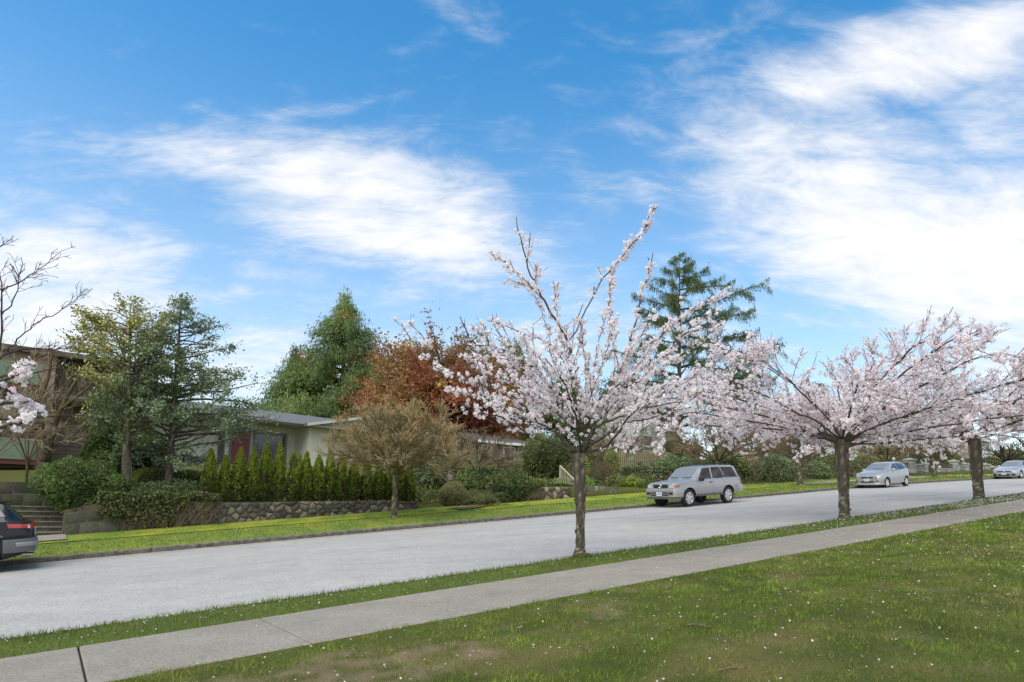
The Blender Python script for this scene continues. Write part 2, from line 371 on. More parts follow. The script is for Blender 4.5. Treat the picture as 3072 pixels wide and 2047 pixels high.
def asphalt():
    m, t, b, o = newmat("asphalt")
    tc = N(t, "ShaderNodeTexCoord").outputs["Object"]
    mp = N(t, "ShaderNodeMapping", inp={"Vector": tc, "Rotation": (0, 0, -math.atan2(HD[1], HD[0])), "Scale": (.12, 1.1, 1)})
    n1 = N(t, "ShaderNodeTexNoise", inp={"Vector": mp.outputs[0], "Scale": .9, "Detail": 6.0, "Roughness": .6})
    n2 = N(t, "ShaderNodeTexNoise", inp={"Vector": tc, "Scale": 26.0, "Detail": 6.0, "Roughness": .8})
    n3 = N(t, "ShaderNodeTexNoise", inp={"Vector": tc, "Scale": 1.6, "Detail": 8.0, "Roughness": .7})
    def mul(a, lo, hi, f0=.3, f1=.7): return N(t, "ShaderNodeMapRange", inp={"Value": a, "From Min": f0, "From Max": f1, "To Min": lo, "To Max": hi}).outputs[0]
    k = None
    for q in (mul(n1.outputs[0], .90, 1.07), mul(n2.outputs[0], .52, 1.46), mul(n3.outputs[0], .88, 1.10)):
        if k is None: k = q
        else:
            mm = N(t, "ShaderNodeMath", operation="MULTIPLY"); t.links.new(k, mm.inputs[0]); t.links.new(q, mm.inputs[1]); k = mm.outputs[0]
    vm = N(t, "ShaderNodeVectorMath", operation="SCALE"); vm.inputs[0].default_value = (.335, .326, .305); t.links.new(k, vm.inputs["Scale"])
    t.links.new(vm.outputs[0], b.inputs["Base Color"]); b.inputs["Roughness"].default_value = .72
    bp = N(t, "ShaderNodeBump", inp={"Height": n2.outputs[0], "Strength": .35, "Distance": .01}); t.links.new(bp.outputs[0], b.inputs["Normal"])
    return m
M_ROAD = asphalt()
sheet("road", [-200, -100] + far(-60, 140, 1.0) + [200], [10.14, 11, 12.5, 14, 15, 16, 17.5, 19, 20, 20.6], 0, M_ROAD, None, "pale worn asphalt street climbing to the right")
M_GUTTER = plain("gutter_silt", (.36, .335, .28), .9, spec=.15, noise=(3, .65, 1.2), bump=(60, .5, .01))
sheet("gutter", [-100, -50] + far(-20, 110, 1.0) + [150], [20.27, 20.598], .006, M_GUTTER, None, "silty gutter strip along the far kerb")
M_CRACK = plain("road_crack", (.21, .205, .195), .95, spec=.1)
def crack(s0, s1, t0, wob, seed, w=.016):
    rng = np.random.default_rng(seed); ss = np.arange(s0, s1, .35); tt = t0 + np.cumsum(rng.normal(0, wob, len(ss))); ww = w * rng.uniform(.4, 1.3, len(ss)); V = np.concatenate([XYZ(ss, tt - ww, HZ(ss, tt) + .004), XYZ(ss, tt + ww, HZ(ss, tt) + .004)]); n = len(ss); i = np.arange(n - 1)
    structure(G().add(V, np.stack([i, i + 1, n + i + 1, n + i], 1)).build("road_crack", M_CRACK), "thin crack along the asphalt")
crack(-14, 60, 15.1, .012, 1, .009); crack(14, 31, 17.4, .03, 3); crack(22, 50, 13.4, .03, 4)
M_CONC = plain("old_concrete", (.245, .225, .19), .9, spec=.2, noise=(32, .62, 1.3), bump=(70, .5, .008), broad=(1.1, .82, 1.12))
M_KERB = plain("weathered_kerb_concrete", (.12, .115, .095), .92, spec=.15, noise=(7, .5, 1.7), bump=(40, .6, .01))
# sidewalk: one slab between each pair of joints
walk = bpy.data.objects.new("sidewalk", None); COL.objects.link(walk); TH[walk] = np.zeros(3); structure(walk, "near concrete sidewalk with petals")
j1, j2, j3 = s_at(180, 8.64), s_at(597, 8.64), s_at(905, 8.64)
step = (j3 - j1) / 2
js = [j1 - step * k for k in range(14, 0, -1)] + [j1, j2, j3] + [j3 + step * k for k in range(1, 42)]
for a, b in zip(js[:-1], js[1:]):
    a += .009; b -= .009; g = G(); t0, t1, e = 6.64, 8.64, .012; dz = RNG.uniform(-.003, .003)
    top = [XYZ(s, t, HZ(s, t) + .012 + dz) for s, t in ((a + e, t0 + e), (b - e, t0 + e), (b - e, t1 - e), (a + e, t1 - e))]
    mid = [XYZ(s, t, HZ(s, t) + .001 + dz) for s, t in ((a, t0), (b, t0), (b, t1), (a, t1))]
    bot = [p - (0, 0, .1) for p in mid]
    f = [(0, 1, 2, 3)] + [(4 + i, 4 + (i + 1) % 4, (i + 1) % 4, i) for i in range(4)] + [(8 + i, 8 + (i + 1) % 4, 4 + (i + 1) % 4, 4 + i) for i in range(4)]
    g.add(top + mid + bot, f); g.build("slab", M_CONC, walk)
kerb = bpy.data.objects.new("kerb", None); COL.objects.link(kerb); TH[kerb] = np.zeros(3); structure(kerb, "dark weathered kerb along the far side of the road")
for a in np.arange(-22, 110, 3.05):
    b = a + 3.035; e = .025; g = G(); L = []
    for s in (a, b):
        z0 = float(S(s)); L.append([XYZ(s, t, z0 + z) for t, z in ((20.60, -1.95), (20.592, -1.735), (20.615, -1.708), (20.73, -1.70), (20.76, -1.715), (20.76, -1.95))])
    g.add(L[0] + L[1], [(i, i + 1, i + 7, i + 6) for i in range(5)])
    g.f[6] = [np.array([[0, 1, 2, 3, 4, 5], [11, 10, 9, 8, 7, 6]])]; g.m[6] = [np.zeros(2)]
    g.build("kerb_stone", M_KERB, kerb)
# old footpath at the foot of the steps and beside the hatchback
def strip(name, s0, s1, t0, t1, dz, mat, label):
    return sheet(name, np.arange(s0, s1 + .01, (s1 - s0) / max(2, int((s1 - s0) / 2))), [t0, t1], dz, mat, None, label)
strip("path", -16, s_at(152, 24.6), 23.9, 25.49, .05, M_CONC, "old concrete landing at the foot of the steps")
strip("path", 39, 60, 23.2, 24.1, .03, M_CONC, "strip of old concrete footpath in the far verge")


# ------------------------------------------------------------------ trees and plants
def poly(rng, p, d, L, n, wander=.15, up=0.0):
    pts = [np.asarray(p, float)]; d = np.asarray(d, float); d = d / np.linalg.norm(d)
    for _ in range(n):
        d = d + rng.normal(0, wander, 3) + (0, 0, up); d /= np.linalg.norm(d); pts.append(pts[-1] + d * L / n)
    return np.array(pts)
def smooth_path(pts, k=4):
    pts = np.asarray(pts, float)
    if len(pts) < 3: return np.array([pts[0] + (pts[-1] - pts[0]) * q for q in np.linspace(0, 1, k + 1)])
    e = np.vstack([2 * pts[0] - pts[1], pts, 2 * pts[-1] - pts[-2]]); out = []
    for i in range(1, len(e) - 2):
        for q in np.arange(k) / k:
            a, b, c, d = e[i - 1], e[i], e[i + 1], e[i + 2]
            out.append(.5 * (2 * b + (c - a) * q + (2 * a - 5 * b + 4 * c - d) * q * q + (3 * b - a - 3 * c + d) * q ** 3))
    out.append(pts[-1]); return np.array(out)
def side_shoots(rng, pts, n, lo, Lr, ang, up, wander, k=4, fall=.5):
    """n shoots leaving polyline pts beyond fraction lo"""
    res = []; seg = len(pts) - 1
    for _ in range(n):
        q = lo + (1 - lo) * rng.random(); x = q * seg; i = min(int(x), seg - 1); p = pts[i] + (pts[i + 1] - pts[i]) * (x - i)
        d = pts[i + 1] - pts[i]; d = d / (np.linalg.norm(d) + 1e-9); r = rng.normal(size=3); r -= d * (r @ d); r /= np.linalg.norm(r) + 1e-9
        a = ang * rng.uniform(.6, 1.3); dd = d * math.cos(a) + r * math.sin(a) + (0, 0, up)
        res.append(poly(rng, p, dd, rng.uniform(*Lr) * (1.15 - fall * q), k, wander, up * .3))
    return res
def segs_of(lines): 
    return np.concatenate([l[:-1] for l in lines]), np.concatenate([l[1:] for l in lines])
def along(rng, lines, step, jit, lo=0.0):
    out = []
    for l in lines:
        L = np.linalg.norm(np.diff(l, axis=0), axis=1).sum(); n = max(1, int(L * (1 - lo) / step)); q = (lo + (1 - lo) * rng.random(n)) * (len(l) - 1)
        i = np.minimum(q.astype(int), len(l) - 2); out.append(l[i] + (l[i + 1] - l[i]) * (q - i)[:, None] + rng.normal(0, jit, (n, 3)))
    return np.concatenate(out)
def trunk_mesh(g, pts, radii, col, rng, sides=14, rough=.07):
    pts = smooth_path(pts, 8); n = len(pts); rad = np.interp(np.linspace(0, 1, n), np.linspace(0, 1, len(radii)), radii)
    d = np.gradient(pts, axis=0); d /= np.linalg.norm(d, axis=1)[:, None]; a = np.cross(d, (0, 1, 0)); a /= np.linalg.norm(a, axis=1)[:, None]; b = np.cross(d, a)
    th = np.arange(sides) * 2 * math.pi / sides
    rr = rad[:, None] * (1 + rough * rng.normal(size=(n, sides)) + 1.6 * rough * (vnoise(np.arange(n)[:, None] * .35 + 3, th[None] * 1.3) - .5))
    v = pts[:, None] + rr[..., None] * (a[:, None] * np.cos(th)[None, :, None] + b[:, None] * np.sin(th)[None, :, None])
    i = np.arange(n - 1)[:, None] * sides; j = np.arange(sides)[None]; k = (j + 1) % sides
    c = np.asarray(col) * (.65 + .8 * vnoise(np.arange(n)[:, None] * .9, th[None] * 2.2))[..., None]
    lich = vnoise(np.arange(n)[:, None] * 1.4 + 20, th[None] * 2 + 9) > .68
    c = np.where(lich[..., None], np.array([.30, .29, .20]) * .8, c)
    g.add(v.reshape(-1, 3), np.stack([i + j, i + sides + j, i + sides + k, i + k], -1).reshape(-1, 4), c.reshape(-1, 3))
def flare(base, top, r, bulge=1.35): return [base - (0, 0, .12), base + (0, 0, .05), base + (top - base) * .18, base + (top - base) * .6, top], [r * bulge * 1.12, r * bulge, r * 1.03, r * .95, r * 1.12]
def blossom(rng, C, rad, k, size, pal):
    """pom-poms of petals: k cupped petal cards on a small ball round each C"""
    n = len(C); R = np.repeat(rad * rng.uniform(.6, 1.25, n), k); d = unit(n * k, rng); P = np.repeat(C, k, 0) + d * (R * rng.uniform(.55, 1.0, n * k))[:, None]
    A = np.cross(d, unit(n * k, rng)); A /= np.linalg.norm(A, axis=1)[:, None] + 1e-9; B = np.cross(d, A)
    A = A + d * rng.normal(0, .45, (n * k, 1)); B = B + d * rng.normal(0, .45, (n * k, 1)); sz = size * rng.uniform(.7, 1.25, (n * k, 1))
    pal = np.asarray(pal); c = np.repeat(pal[rng.integers(0, len(pal), n)], k, 0) * rng.uniform(.9, 1.08, (n * k, 1))
    return P, A * sz, B * sz * .9, np.clip(c, 0, .97)
PINK = [(.95, .90, .905), (.94, .86, .875), (.95, .93, .93), (.92, .80, .83), (.95, .91, .91)]
PINK2 = [(.95, .885, .895), (.93, .82, .845), (.95, .92, .92), (.92, .77, .805), (.95, .89, .90)]
BARK_CHERRY = (.085, .072, .056)
def cherry(label, base, trunk, r, limbs, seed, dens=1.0, crad=.062, petal=.024, k=12, sub=(9, .5, 1.3), twigs=(3, .18, .5), bare=.0, group="cherry trees along the near sidewalk", tipgap=.085, flarek=1.35, fall=.5, topk=1.15, pal=None, supk=.3):
    rng = np.random.default_rng(seed); o = thing("cherry_tree", label, "tree", base, group)
    top = trunk[-1]; g = G(); pp, rr = flare(base, trunk[1] if len(trunk) > 2 else top, r, flarek)
    if len(trunk) > 2: pp = pp + list(trunk[2:]); rr = rr + [r * .9] * (len(trunk) - 2)
    rr[-1] = r * topk; trunk_mesh(g, pp, rr, BARK_CHERRY, rng, 18, .05)
    for _ in range(9):                                   # burls and pruning scars
        q = rng.uniform(.05, .95); a = rng.uniform(0, 2 * math.pi); c = base + (top - base) * q; dd = np.array([math.cos(a), math.sin(a), 0])
        g.tube([c + dd * r * .6, c + dd * r * 1.05 + (0, 0, .02), c + dd * r * rng.uniform(1.12, 1.3) + (0, 0, .02)], [r * .42, r * .34, r * .12], 7, np.array(BARK_CHERRY) * rng.uniform(.6, 1.5))
    tr = g.build("trunk", M_BARK, o, smooth=True)
    gl = G(); subs, tw, shl = [], [], []
    for lb_ in limbs:
        pts, r0, r1 = lb_[:3]; short = len(lb_) > 3
        sp = smooth_path(pts, 6); L = np.linalg.norm(np.diff(sp, axis=0), axis=1).sum()
        wv = np.cumsum(rng.normal(0, .022, (len(sp), 3)), 0); sp = sp + wv - wv[:1]; gl.tube(sp, np.linspace(1, 0, len(sp)) ** .8 * (r0 - r1) + r1, 7, np.array(BARK_CHERRY) * rng.uniform(.8, 1.3))
        ns = max(2, int(sub[0] * L / 3.0)); ss = side_shoots(rng, sp, ns, .15, (sub[1], sub[2]), .75, supk, .12, 5, fall) if not short else side_shoots(rng, sp, int(L / .16), .1, (.08, .3), .7, .3, .1, 3); subs += [sp[int(len(sp) * (.45 if not short else .12)):]] + ss
        if short: shl += [sp[int(len(sp) * .2):]] + ss
        for q in (ss if not short else []): tw += side_shoots(rng, q, twigs[0], .15, twigs[1:], .8, .2, .15, 3)
    a, b = segs_of([q for q in subs]); gl.segs(a, b, .010, .008, 3, np.array(BARK_CHERRY))
    a, b = segs_of(tw); gl.segs(a, b, .006, .004, 3, np.array(BARK_CHERRY) * 1.2)
    gl.build("branch", M_BARK, o, smooth=True)
    C = np.concatenate([along(rng, subs, tipgap / dens, .035, .06), along(rng, tw, tipgap * .85 / dens, .035)])
    C = C[vn3(C, .9) > bare]
    if shl: C = np.concatenate([C, along(rng, shl, .13, .03)])
    P, A, B, c = blossom(rng, C, crad, k, petal, pal or PINK)
    G().cards(P, A, B, c, .2).build("blossom_crown", M_PETAL, o, kind="stuff")
    return o, C
def vase(rng, top, R, H, n, droop=.0, sprouts=3, r0=.055):
    limbs = []
    for i in range(n):
        a = i * 2.399 + rng.uniform(-.3, .3); f = (i + .5) / n; el = f ** 1.1
        Rr = R * (1.0 - .42 * el ** 2) * rng.uniform(.85, 1.1); Hh = H * (.24 + .74 * el) * rng.uniform(.85, 1.1)
        d = np.array([math.cos(a), math.sin(a), 0]); st = top - (0, 0, rng.uniform(0, .3))
        limbs.append(([st, st + d * Rr * .20 + (0, 0, Hh * .36), st + d * Rr * .58 + (0, 0, Hh * .74), st + d * Rr * .88 + (0, 0, Hh * .92), st + d * Rr * 1.03 + (0, 0, Hh * (1 - droop * (1 - el)) - .55 * (1 - el))], r0 * rng.uniform(.7, 1.1), .008))
    for i in range(sprouts):
        a = rng.uniform(0, 6.28); d = np.array([math.cos(a), math.sin(a), 0]); q = R * rng.uniform(.15, .5)
        limbs.append(([top + (0, 0, .2), top + d * q * .5 + (0, 0, H * .5), top + d * q + (0, 0, H * rng.uniform(1.1, 1.35))], .022, .005, 1))
    return limbs


WARM = np.array([1.10, 1.04, .9])
def crown_tree(name, label, base, H, pr, nb, rise, droop, nl, size, pal, seed, r=.12, h0=.15, mat=None, lean=(0, 0), hang=.3, sub=5, spread=.12, gate=.0, gsc=.8, bark=(.09, .07, .05), group=None, cat="tree", subL=.35, wob=.1, shoot_up=.1, tail=.2, asym=None, gain=2.0, whorls=0):
    """trunk, limbs and a crown of single leaves or sprays; pr = [(height fraction, radius)]"""
    rng = np.random.default_rng(seed); o = thing(name, label, cat, base, group); ln = np.array([lean[0], lean[1], 0])
    ax = lambda f: np.asarray(base) + np.array([0, 0, H * f]) + ln * f
    g = G(); trunk_mesh(g, [ax(-.02), ax(.0), ax(.06), ax(.3), ax(.65), ax(.98)], [r * 1.5, r * 1.25, r, r * .8, r * .45, .012], bark, rng, 10, .05); g.build("trunk", M_BARK, o, smooth=True)
    main, subs = [], []
    for i in range(nb):
        f = h0 + (1 - h0) * (i + rng.random()) / nb; a = i * 2.399 + rng.uniform(-.5, .5)
        if whorls: f = np.clip((np.round(f * whorls) + rng.normal(0, .13)) / whorls, h0 * .8, .995)
        L = np.interp(f, [q[0] for q in pr], [q[1] for q in pr]) * rng.uniform(.72, 1.15)
        if asym is not None: L *= 1 + asym[2] * math.cos(a - math.atan2(asym[1], asym[0])) 
        l = poly(rng, ax(f * .98), (math.cos(a), math.sin(a), rise * rng.uniform(.6, 1.4)), L, 6, wob, -droop); main.append(l)
        subs += side_shoots(rng, l, sub, .2, (L * subL * .5, L * subL), .7, shoot_up, .12, 3)
    gl = G(); a, b = segs_of(main); rr = np.tile(np.linspace(1, .25, 6), nb) * np.repeat(np.clip([np.linalg.norm(l[-1] - l[0]) for l in main], .2, 9), 6) * .016 + .004
    gl.segs(a, b, rr, rr * .8, 4, np.array(bark)); a, b = segs_of(subs); gl.segs(a, b, .008 + .0 * r, .005, 3, np.array(bark) * 1.1); gl.build("limbs", M_BARK, o)
    C = np.concatenate([along(rng, main, 1.0, spread, tail), along(rng, subs, .5, spread, .1)]); src = np.concatenate([C, C, C])
    P = src[rng.integers(0, len(src), 0)] if False else None
    lines = main + subs; w = np.array([np.linalg.norm(l[-1] - l[0]) for l in lines]); w = w / w.sum(); idx = rng.choice(len(lines), nl, p=w); arr = np.zeros((nl, 3)); out = np.zeros((nl, 3))
    q = rng.random(nl) ** .8; q = np.where(idx < nb, tail + (1 - tail) * q, q)
    for k in np.unique(idx):
        m = idx == k; l = lines[k]; x = q[m] * (len(l) - 1); i = np.minimum(x.astype(int), len(l) - 2); arr[m] = l[i] + (l[i + 1] - l[i]) * (x - i)[:, None]; out[m] = l[i + 1] - l[i]
    out /= np.linalg.norm(out, axis=1)[:, None] + 1e-9
    C = arr + rng.normal(0, spread, (nl, 3)) - np.array([0, 0, 1]) * np.abs(rng.normal(0, spread * hang * 1.5, (nl, 1)))
    keep = vn3(C, gsc) > gate; C = C[keep]; out = out[keep]; n = len(C)
    A = unit(n, rng) + np.array([0, 0, -1]) * hang + out * .6; A /= np.linalg.norm(A, axis=1)[:, None]; B = np.cross(A, unit(n, rng)); B /= np.linalg.norm(B, axis=1)[:, None] + 1e-9
    s_ = rng.uniform(.65, 1.3, (n, 1))
    c = pal(C, rng) if callable(pal) else np.asarray(pal)[rng.integers(0, len(pal), n)] * rng.uniform(.75, 1.25, (n, 1))
    lv = G(); cc = np.clip(c * gain * WARM, 0, 1); (lv.cards(C, A * s_ * size[0] / 2, B * s_ * size[1] / 2, cc, .15) if mat else lv.sprays(C, A * s_ * size[0] / 2, B * s_ * size[1] / 2, cc)).build("crown", mat or M_LEAF, o, kind="stuff")
    return o
_ico = None
def ico():
    global _ico
    if _ico is None:
        import bmesh
        bm = bmesh.new(); bmesh.ops.create_icosphere(bm, subdivisions=3, radius=1); bm.verts.ensure_lookup_table()
        _ico = (np.array([v.co[:] for v in bm.verts]), np.array([[v.index for v in f.verts] for f in bm.faces])); bm.free()
    return _ico
def bush(name, label, els, n, size, pal, seed, mat=None, core=.8, hang=0.2, up=0.0, lump=.35, lsc=1.4, group=None, cat="shrub", thick=.22, box=False, base=None):
    """shrub of single leaves on and just under lumpy ellipsoids els = [(centre, (rx, ry, rz))]"""
    rng = np.random.default_rng(seed); base = np.array(base if base is not None else els[0][0] - np.array([0, 0, els[0][1][2]])); o = thing(name, label, cat, base, group)
    M = np.stack([HD, LA, (0, 0, 1)], 1); vol = np.array([a[0] * a[2] + a[0] * a[1] + a[1] * a[2] for _, a in els]); ids = rng.choice(len(els), n, p=vol / vol.sum())
    d = unit(n, rng)
    if box: d = np.sign(d) * np.abs(d) ** .45
    cen = np.array([e[0] for e in els])[ids]; rad = np.array([e[1] for e in els])[ids]
    surf = cen + (d * rad) @ M.T; k = 1 - lump * .2 + lump * (vn3(surf, lsc) - .5) * 2 - np.abs(rng.normal(0, thick * .8, n))
    C = cen + (d * rad * k[:, None]) @ M.T
    dn = d @ M.T; A = unit(n, rng) + dn * .5 + np.array([0, 0, 1.0]) * (up - hang); A /= np.linalg.norm(A, axis=1)[:, None]; B = np.cross(A, unit(n, rng) + dn * .8); B /= np.linalg.norm(B, axis=1)[:, None] + 1e-9
    sz = rng.uniform(.6, 1.3, (n, 1)); pal = np.asarray(pal); clump = (vn3(C, lsc * 1.7) * .999 * len(pal)).astype(int); ci = np.where(rng.random(n) < .55, np.clip(clump, 0, len(pal) - 1), rng.integers(0, len(pal), n))
    c = pal[ci] * rng.uniform(.75, 1.3, (n, 1))
    G().cards(C, A * sz * size[0] / 2, B * sz * size[1] / 2, np.clip(c * 1.85 * WARM, 0, 1), .15).build("foliage", mat or M_LEAF, o, kind="stuff")
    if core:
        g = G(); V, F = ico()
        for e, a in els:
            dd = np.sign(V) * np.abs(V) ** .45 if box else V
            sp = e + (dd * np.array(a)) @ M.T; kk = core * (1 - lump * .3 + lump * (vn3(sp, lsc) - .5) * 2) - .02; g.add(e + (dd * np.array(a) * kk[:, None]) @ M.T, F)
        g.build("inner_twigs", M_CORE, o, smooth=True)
    return o
def bush_px(name, label, x0, x1, ytop, t, ry, n, size, pal, seed, split=3, sink=.0, ybot=None, **kw):
    rng = np.random.default_rng(seed + 900); b = at((x0 + x1) / 2, t); h = hpx(b, ytop) + sink; rx = (x1 - x0) / 2 * mpx(b) * 1.02
    els = [(b + (0, 0, h * .46 - sink), (rx * .85, ry, h * .56))]
    for i in range(split):
        k = (i + .5) / split * 2 - 1; els.append((b + HD * rx * k * .62 + LA * rng.uniform(-.4, .1) * ry + (0, 0, h * rng.uniform(.25, .55) - sink), (rx * rng.uniform(.38, .55), ry * .8, h * rng.uniform(.34, .46))))
    return bush(name, label, els, n, size, pal, seed, base=b, **kw)
def bare_tree(name, label, base, th, r, Rx, Rz, nl, seed, inner=(.10, .095, .05), outer=(.27, .20, .12), n2=8, n3=6, n4=4, zc=.35, group="bare pruned trees on the far side of the street", lean=(0, 0, 0), tr=.0085, low=-.25, cat="tree"):
    rng = np.random.default_rng(seed); o = thing(name, label, cat, base, group); top = base + (0, 0, th) + np.asarray(lean)
    g = G(); trunk_mesh(g, [base - (0, 0, .1), base + (0, 0, .05), base + (top - base) * .5, top + (0, 0, .05)], [r * 1.35, r * 1.2, r * .95, r * 1.05], (.085, .075, .05), rng, 12, .06); g.build("trunk", M_BARK, o, smooth=True)
    l1, l2, l3, l4 = [], [], [], []
    cen = top + (0, 0, Rz * zc)
    for i in range(nl):
        z = low + (1 - low) * (i + .5) / nl; a = i * 2.399; q = math.sqrt(max(0, 1 - z * z)); e = cen + np.array([math.cos(a) * q * Rx, math.sin(a) * q * Rx, z * Rz * (1 - zc * .2)]) * rng.uniform(.8, .95)
        m = top + (e - top) * .45 + (0, 0, .10 * Rz); l1.append(smooth_path([top - (0, 0, .1), m + rng.normal(0, .08, 3), e], 4))
    for l in l1: l2 += side_shoots(rng, l, n2, .25, (Rx * .22, Rx * .42), .6, .1, .12, 4)
    for l in l2: l3 += side_shoots(rng, l, n3, .15, (Rx * .10, Rx * .24), .6, .12, .15, 3)
    for l in l3: l4 += side_shoots(rng, l, n4, .1, (Rx * .05, Rx * .14), .6, .15, .2, 2)
    g = G(); a, b = segs_of(l1); rr = np.tile(np.linspace(1, .3, 8), len(l1)) * r * .42; g.segs(a, b, rr, rr * .85, 6, np.array(inner))
    for ls, rad, w in ((l2, tr * 1.9, .2), (l3, tr * 1.2, .6), (l4, tr * .85, 1.0)):
        if not ls: continue
        a, b = segs_of(ls); f = np.clip(w + rng.normal(0, .25, len(a)), 0, 1)[:, None]; g.segs(a, b, rad, rad * .7, 3, np.array(inner) * (1 - f) + np.array(outer) * f)
    g.build("twig_crown", M_TWIG, o, kind="stuff"); return o


# ------------------------------------------------------------------ stone walls
def clip(poly_, a, b, c):
    out = []
    for i in range(len(poly_)):
        p, q = poly_[i], poly_[(i + 1) % len(poly_)]; dp = a * p[0] + b * p[1] - c; dq = a * q[0] + b * q[1] - c
        if dp <= 0: out.append(p)
        if dp * dq < 0: k = dp / (dp - dq); out.append((p[0] + (q[0] - p[0]) * k, p[1] + (q[1] - p[1]) * k))
    return out
def stone_wall(label, s0, s1, tw, zb, zt, cell, seed, pal, group=None, bulge=.05, cat="wall", square=False, thick=.4, cap=None, mortar=(.10, .095, .085), jit=.42):
    """zb(s), zt(s): bottom and top; every stone is an object, seated in a recessed mortar core"""
    rng = np.random.default_rng(seed); Lw = s1 - s0; Hm = np.mean([zt(s) - zb(s) for s in np.linspace(s0, s1, 9)]); base = XYZ((s0 + s1) / 2, tw, zb((s0 + s1) / 2))
    o = thing("stone_wall", label, cat, base, group)
    g = G(); ss = np.linspace(s0, s1, max(3, int(Lw))); V = []
    for s in ss: V += [XYZ(s, tw, zb(s) - .15), XYZ(s, tw, zt(s) - .02), XYZ(s, tw + thick, zt(s) - .02), XYZ(s, tw + thick, zb(s) - .15)]
    f = [(4 * i + j, 4 * i + (j + 1) % 4, 4 * i + 4 + (j + 1) % 4, 4 * i + 4 + j) for i in range(len(ss) - 1) for j in range(4)] + [(0, 3, 2, 1), (len(V) - 4, len(V) - 3, len(V) - 2, len(V) - 1)]
    g.add(V, f, mortar); g.build("mortar", M_STONE, o)
    nx = max(1, int(round(Lw / cell))); nz = max(1, int(round(Hm / (cell * (.62 if not square else .7))))); pts = []
    for j in range(nz):
        for i in range(nx): pts.append(((i + .5 + (.5 * (j % 2) - .25) + rng.uniform(-jit, jit)) * Lw / nx, (j + .5 + rng.uniform(-jit, jit) * (.35 if square else .85)) * Hm / nz))
    pts = np.array(pts)
    if not square: pts = pts[rng.random(len(pts)) > .22]
    for p in pts:
        q = [(0, 0), (Lw, 0), (Lw, Hm), (0, Hm)]; d2 = ((pts - p) ** 2).sum(1)
        for k in np.argsort(d2)[1:14]:
            r = pts[k]; a, b = r - p
            if square and abs(a) * .8 > abs(b): b = 0
            elif square: a = 0
            q = clip(q, a, b, a * (p[0] + r[0]) / 2 + b * (p[1] + r[1]) / 2)
            if len(q) < 3: break
        if len(q) < 3: continue
        q = np.array(q); c = q.mean(0); e = q - c; ln = np.linalg.norm(e, axis=1)[:, None] + 1e-6
        if ln.mean() < .03: continue
        gap = .016; q1 = c + e * np.maximum(.2, 1 - gap / ln); mid = (q1 + np.roll(q1, -1, 0)) / 2 * 1.0
        ring = np.empty((2 * len(q1), 2)); ring[0::2] = c + (q1 - c) * .93; ring[1::2] = mid; ring = c + (ring - c) * rng.uniform(.95, 1.01, (len(ring), 1))
        hgt = lambda P, off: np.array([XYZ(s0 + u, tw + off, zb(s0 + u) + w / Hm * (zt(s0 + u) - zb(s0 + u))) for u, w in P])
        n = len(ring); bl = bulge * rng.uniform(.5, 1.4); cc = np.asarray(pal[rng.integers(0, len(pal))]) * rng.uniform(.7, 1.3)
        V = np.vstack([hgt(ring, .08), hgt(c + (ring - c) * .98, -bl * .35), hgt(c + (ring - c) * .72, -bl), hgt([c], -bl * rng.uniform(.9, 1.25))])
        i = np.arange(n); k = (i + 1) % n
        g = G().add(V, np.concatenate([np.stack([i, k, n + k, n + i], 1), np.stack([n + i, n + k, 2 * n + k, 2 * n + i], 1)]), cc)
        g.f.setdefault(3, []).append(np.stack([2 * n + i, 2 * n + k, np.full(n, 3 * n)], 1)); g.m.setdefault(3, []).append(np.zeros(n))
        g.build("stone", M_STONE, o, org=XYZ(s0 + c[0], tw, zb(s0 + c[0]) + c[1]), smooth=True, angle=50)
    return o
ROCK = [(.125, .115, .09), (.085, .08, .065), (.165, .15, .11), (.065, .062, .054), (.20, .175, .13), (.11, .095, .07)]
zst = lambda s: float(S(s) + prof(25.4)) - .02
w0, w1 = s_at(270, 25.45), s_at(958, 25.45)
stone_wall("long low rubble stone wall below the row of slim cedars", w0, w1, 25.42, zst, lambda s: float(np.interp(s, [w0, w0 + 3, w1 - 1, w1], [-.24, -.30, -.05, -.10])), .29, 201, ROCK)
zs0, zs1 = s_at(146, 25.4), w0
stone_wall("block stone wall between the steps and the ivy covered wall", zs0, zs1, 25.30, zst, lambda s: float(np.interp(s, [zs0, zs1], [-.70, -.52])), .48, 202, [(.11, .11, .085), (.08, .085, .06), (.14, .135, .105), (.06, .065, .045)], square=True, jit=.25, bulge=.03)
x0, x1 = s_at(1138, 25.45), s_at(1312, 25.45)
stone_wall("rubble stone wall topped by ivy beside the garden stairs", x0, x1, 25.5, zst, lambda s: float(np.interp(s, [x0, x0 + 1, x1], [.35, .70, .86])), .30, 203, [(.19, .16, .115), (.14, .12, .09), (.25, .21, .15), (.10, .085, .065), (.28, .25, .19)])
y0, y1 = s_at(1336, 25.5), s_at(1425, 25.5)
stone_wall("low grey stone wall to the right of the garden stairs", y0, y1, 25.55, zst, lambda s: float(np.interp(s, [y0, y1], [.98, .98])), .42, 204, [(.16, .155, .14), (.12, .115, .105), (.20, .19, .175)])
z0, z1 = s_at(1428, 25.7), s_at(1500, 25.7)
stone_wall("low brown stone edging by the flower bed left of the suv", z0, z1, 25.7, zst, lambda s: float(S(s) + prof(25.4)) + .22, .40, 205, [(.12, .09, .065), (.09, .07, .05), (.15, .12, .09)])
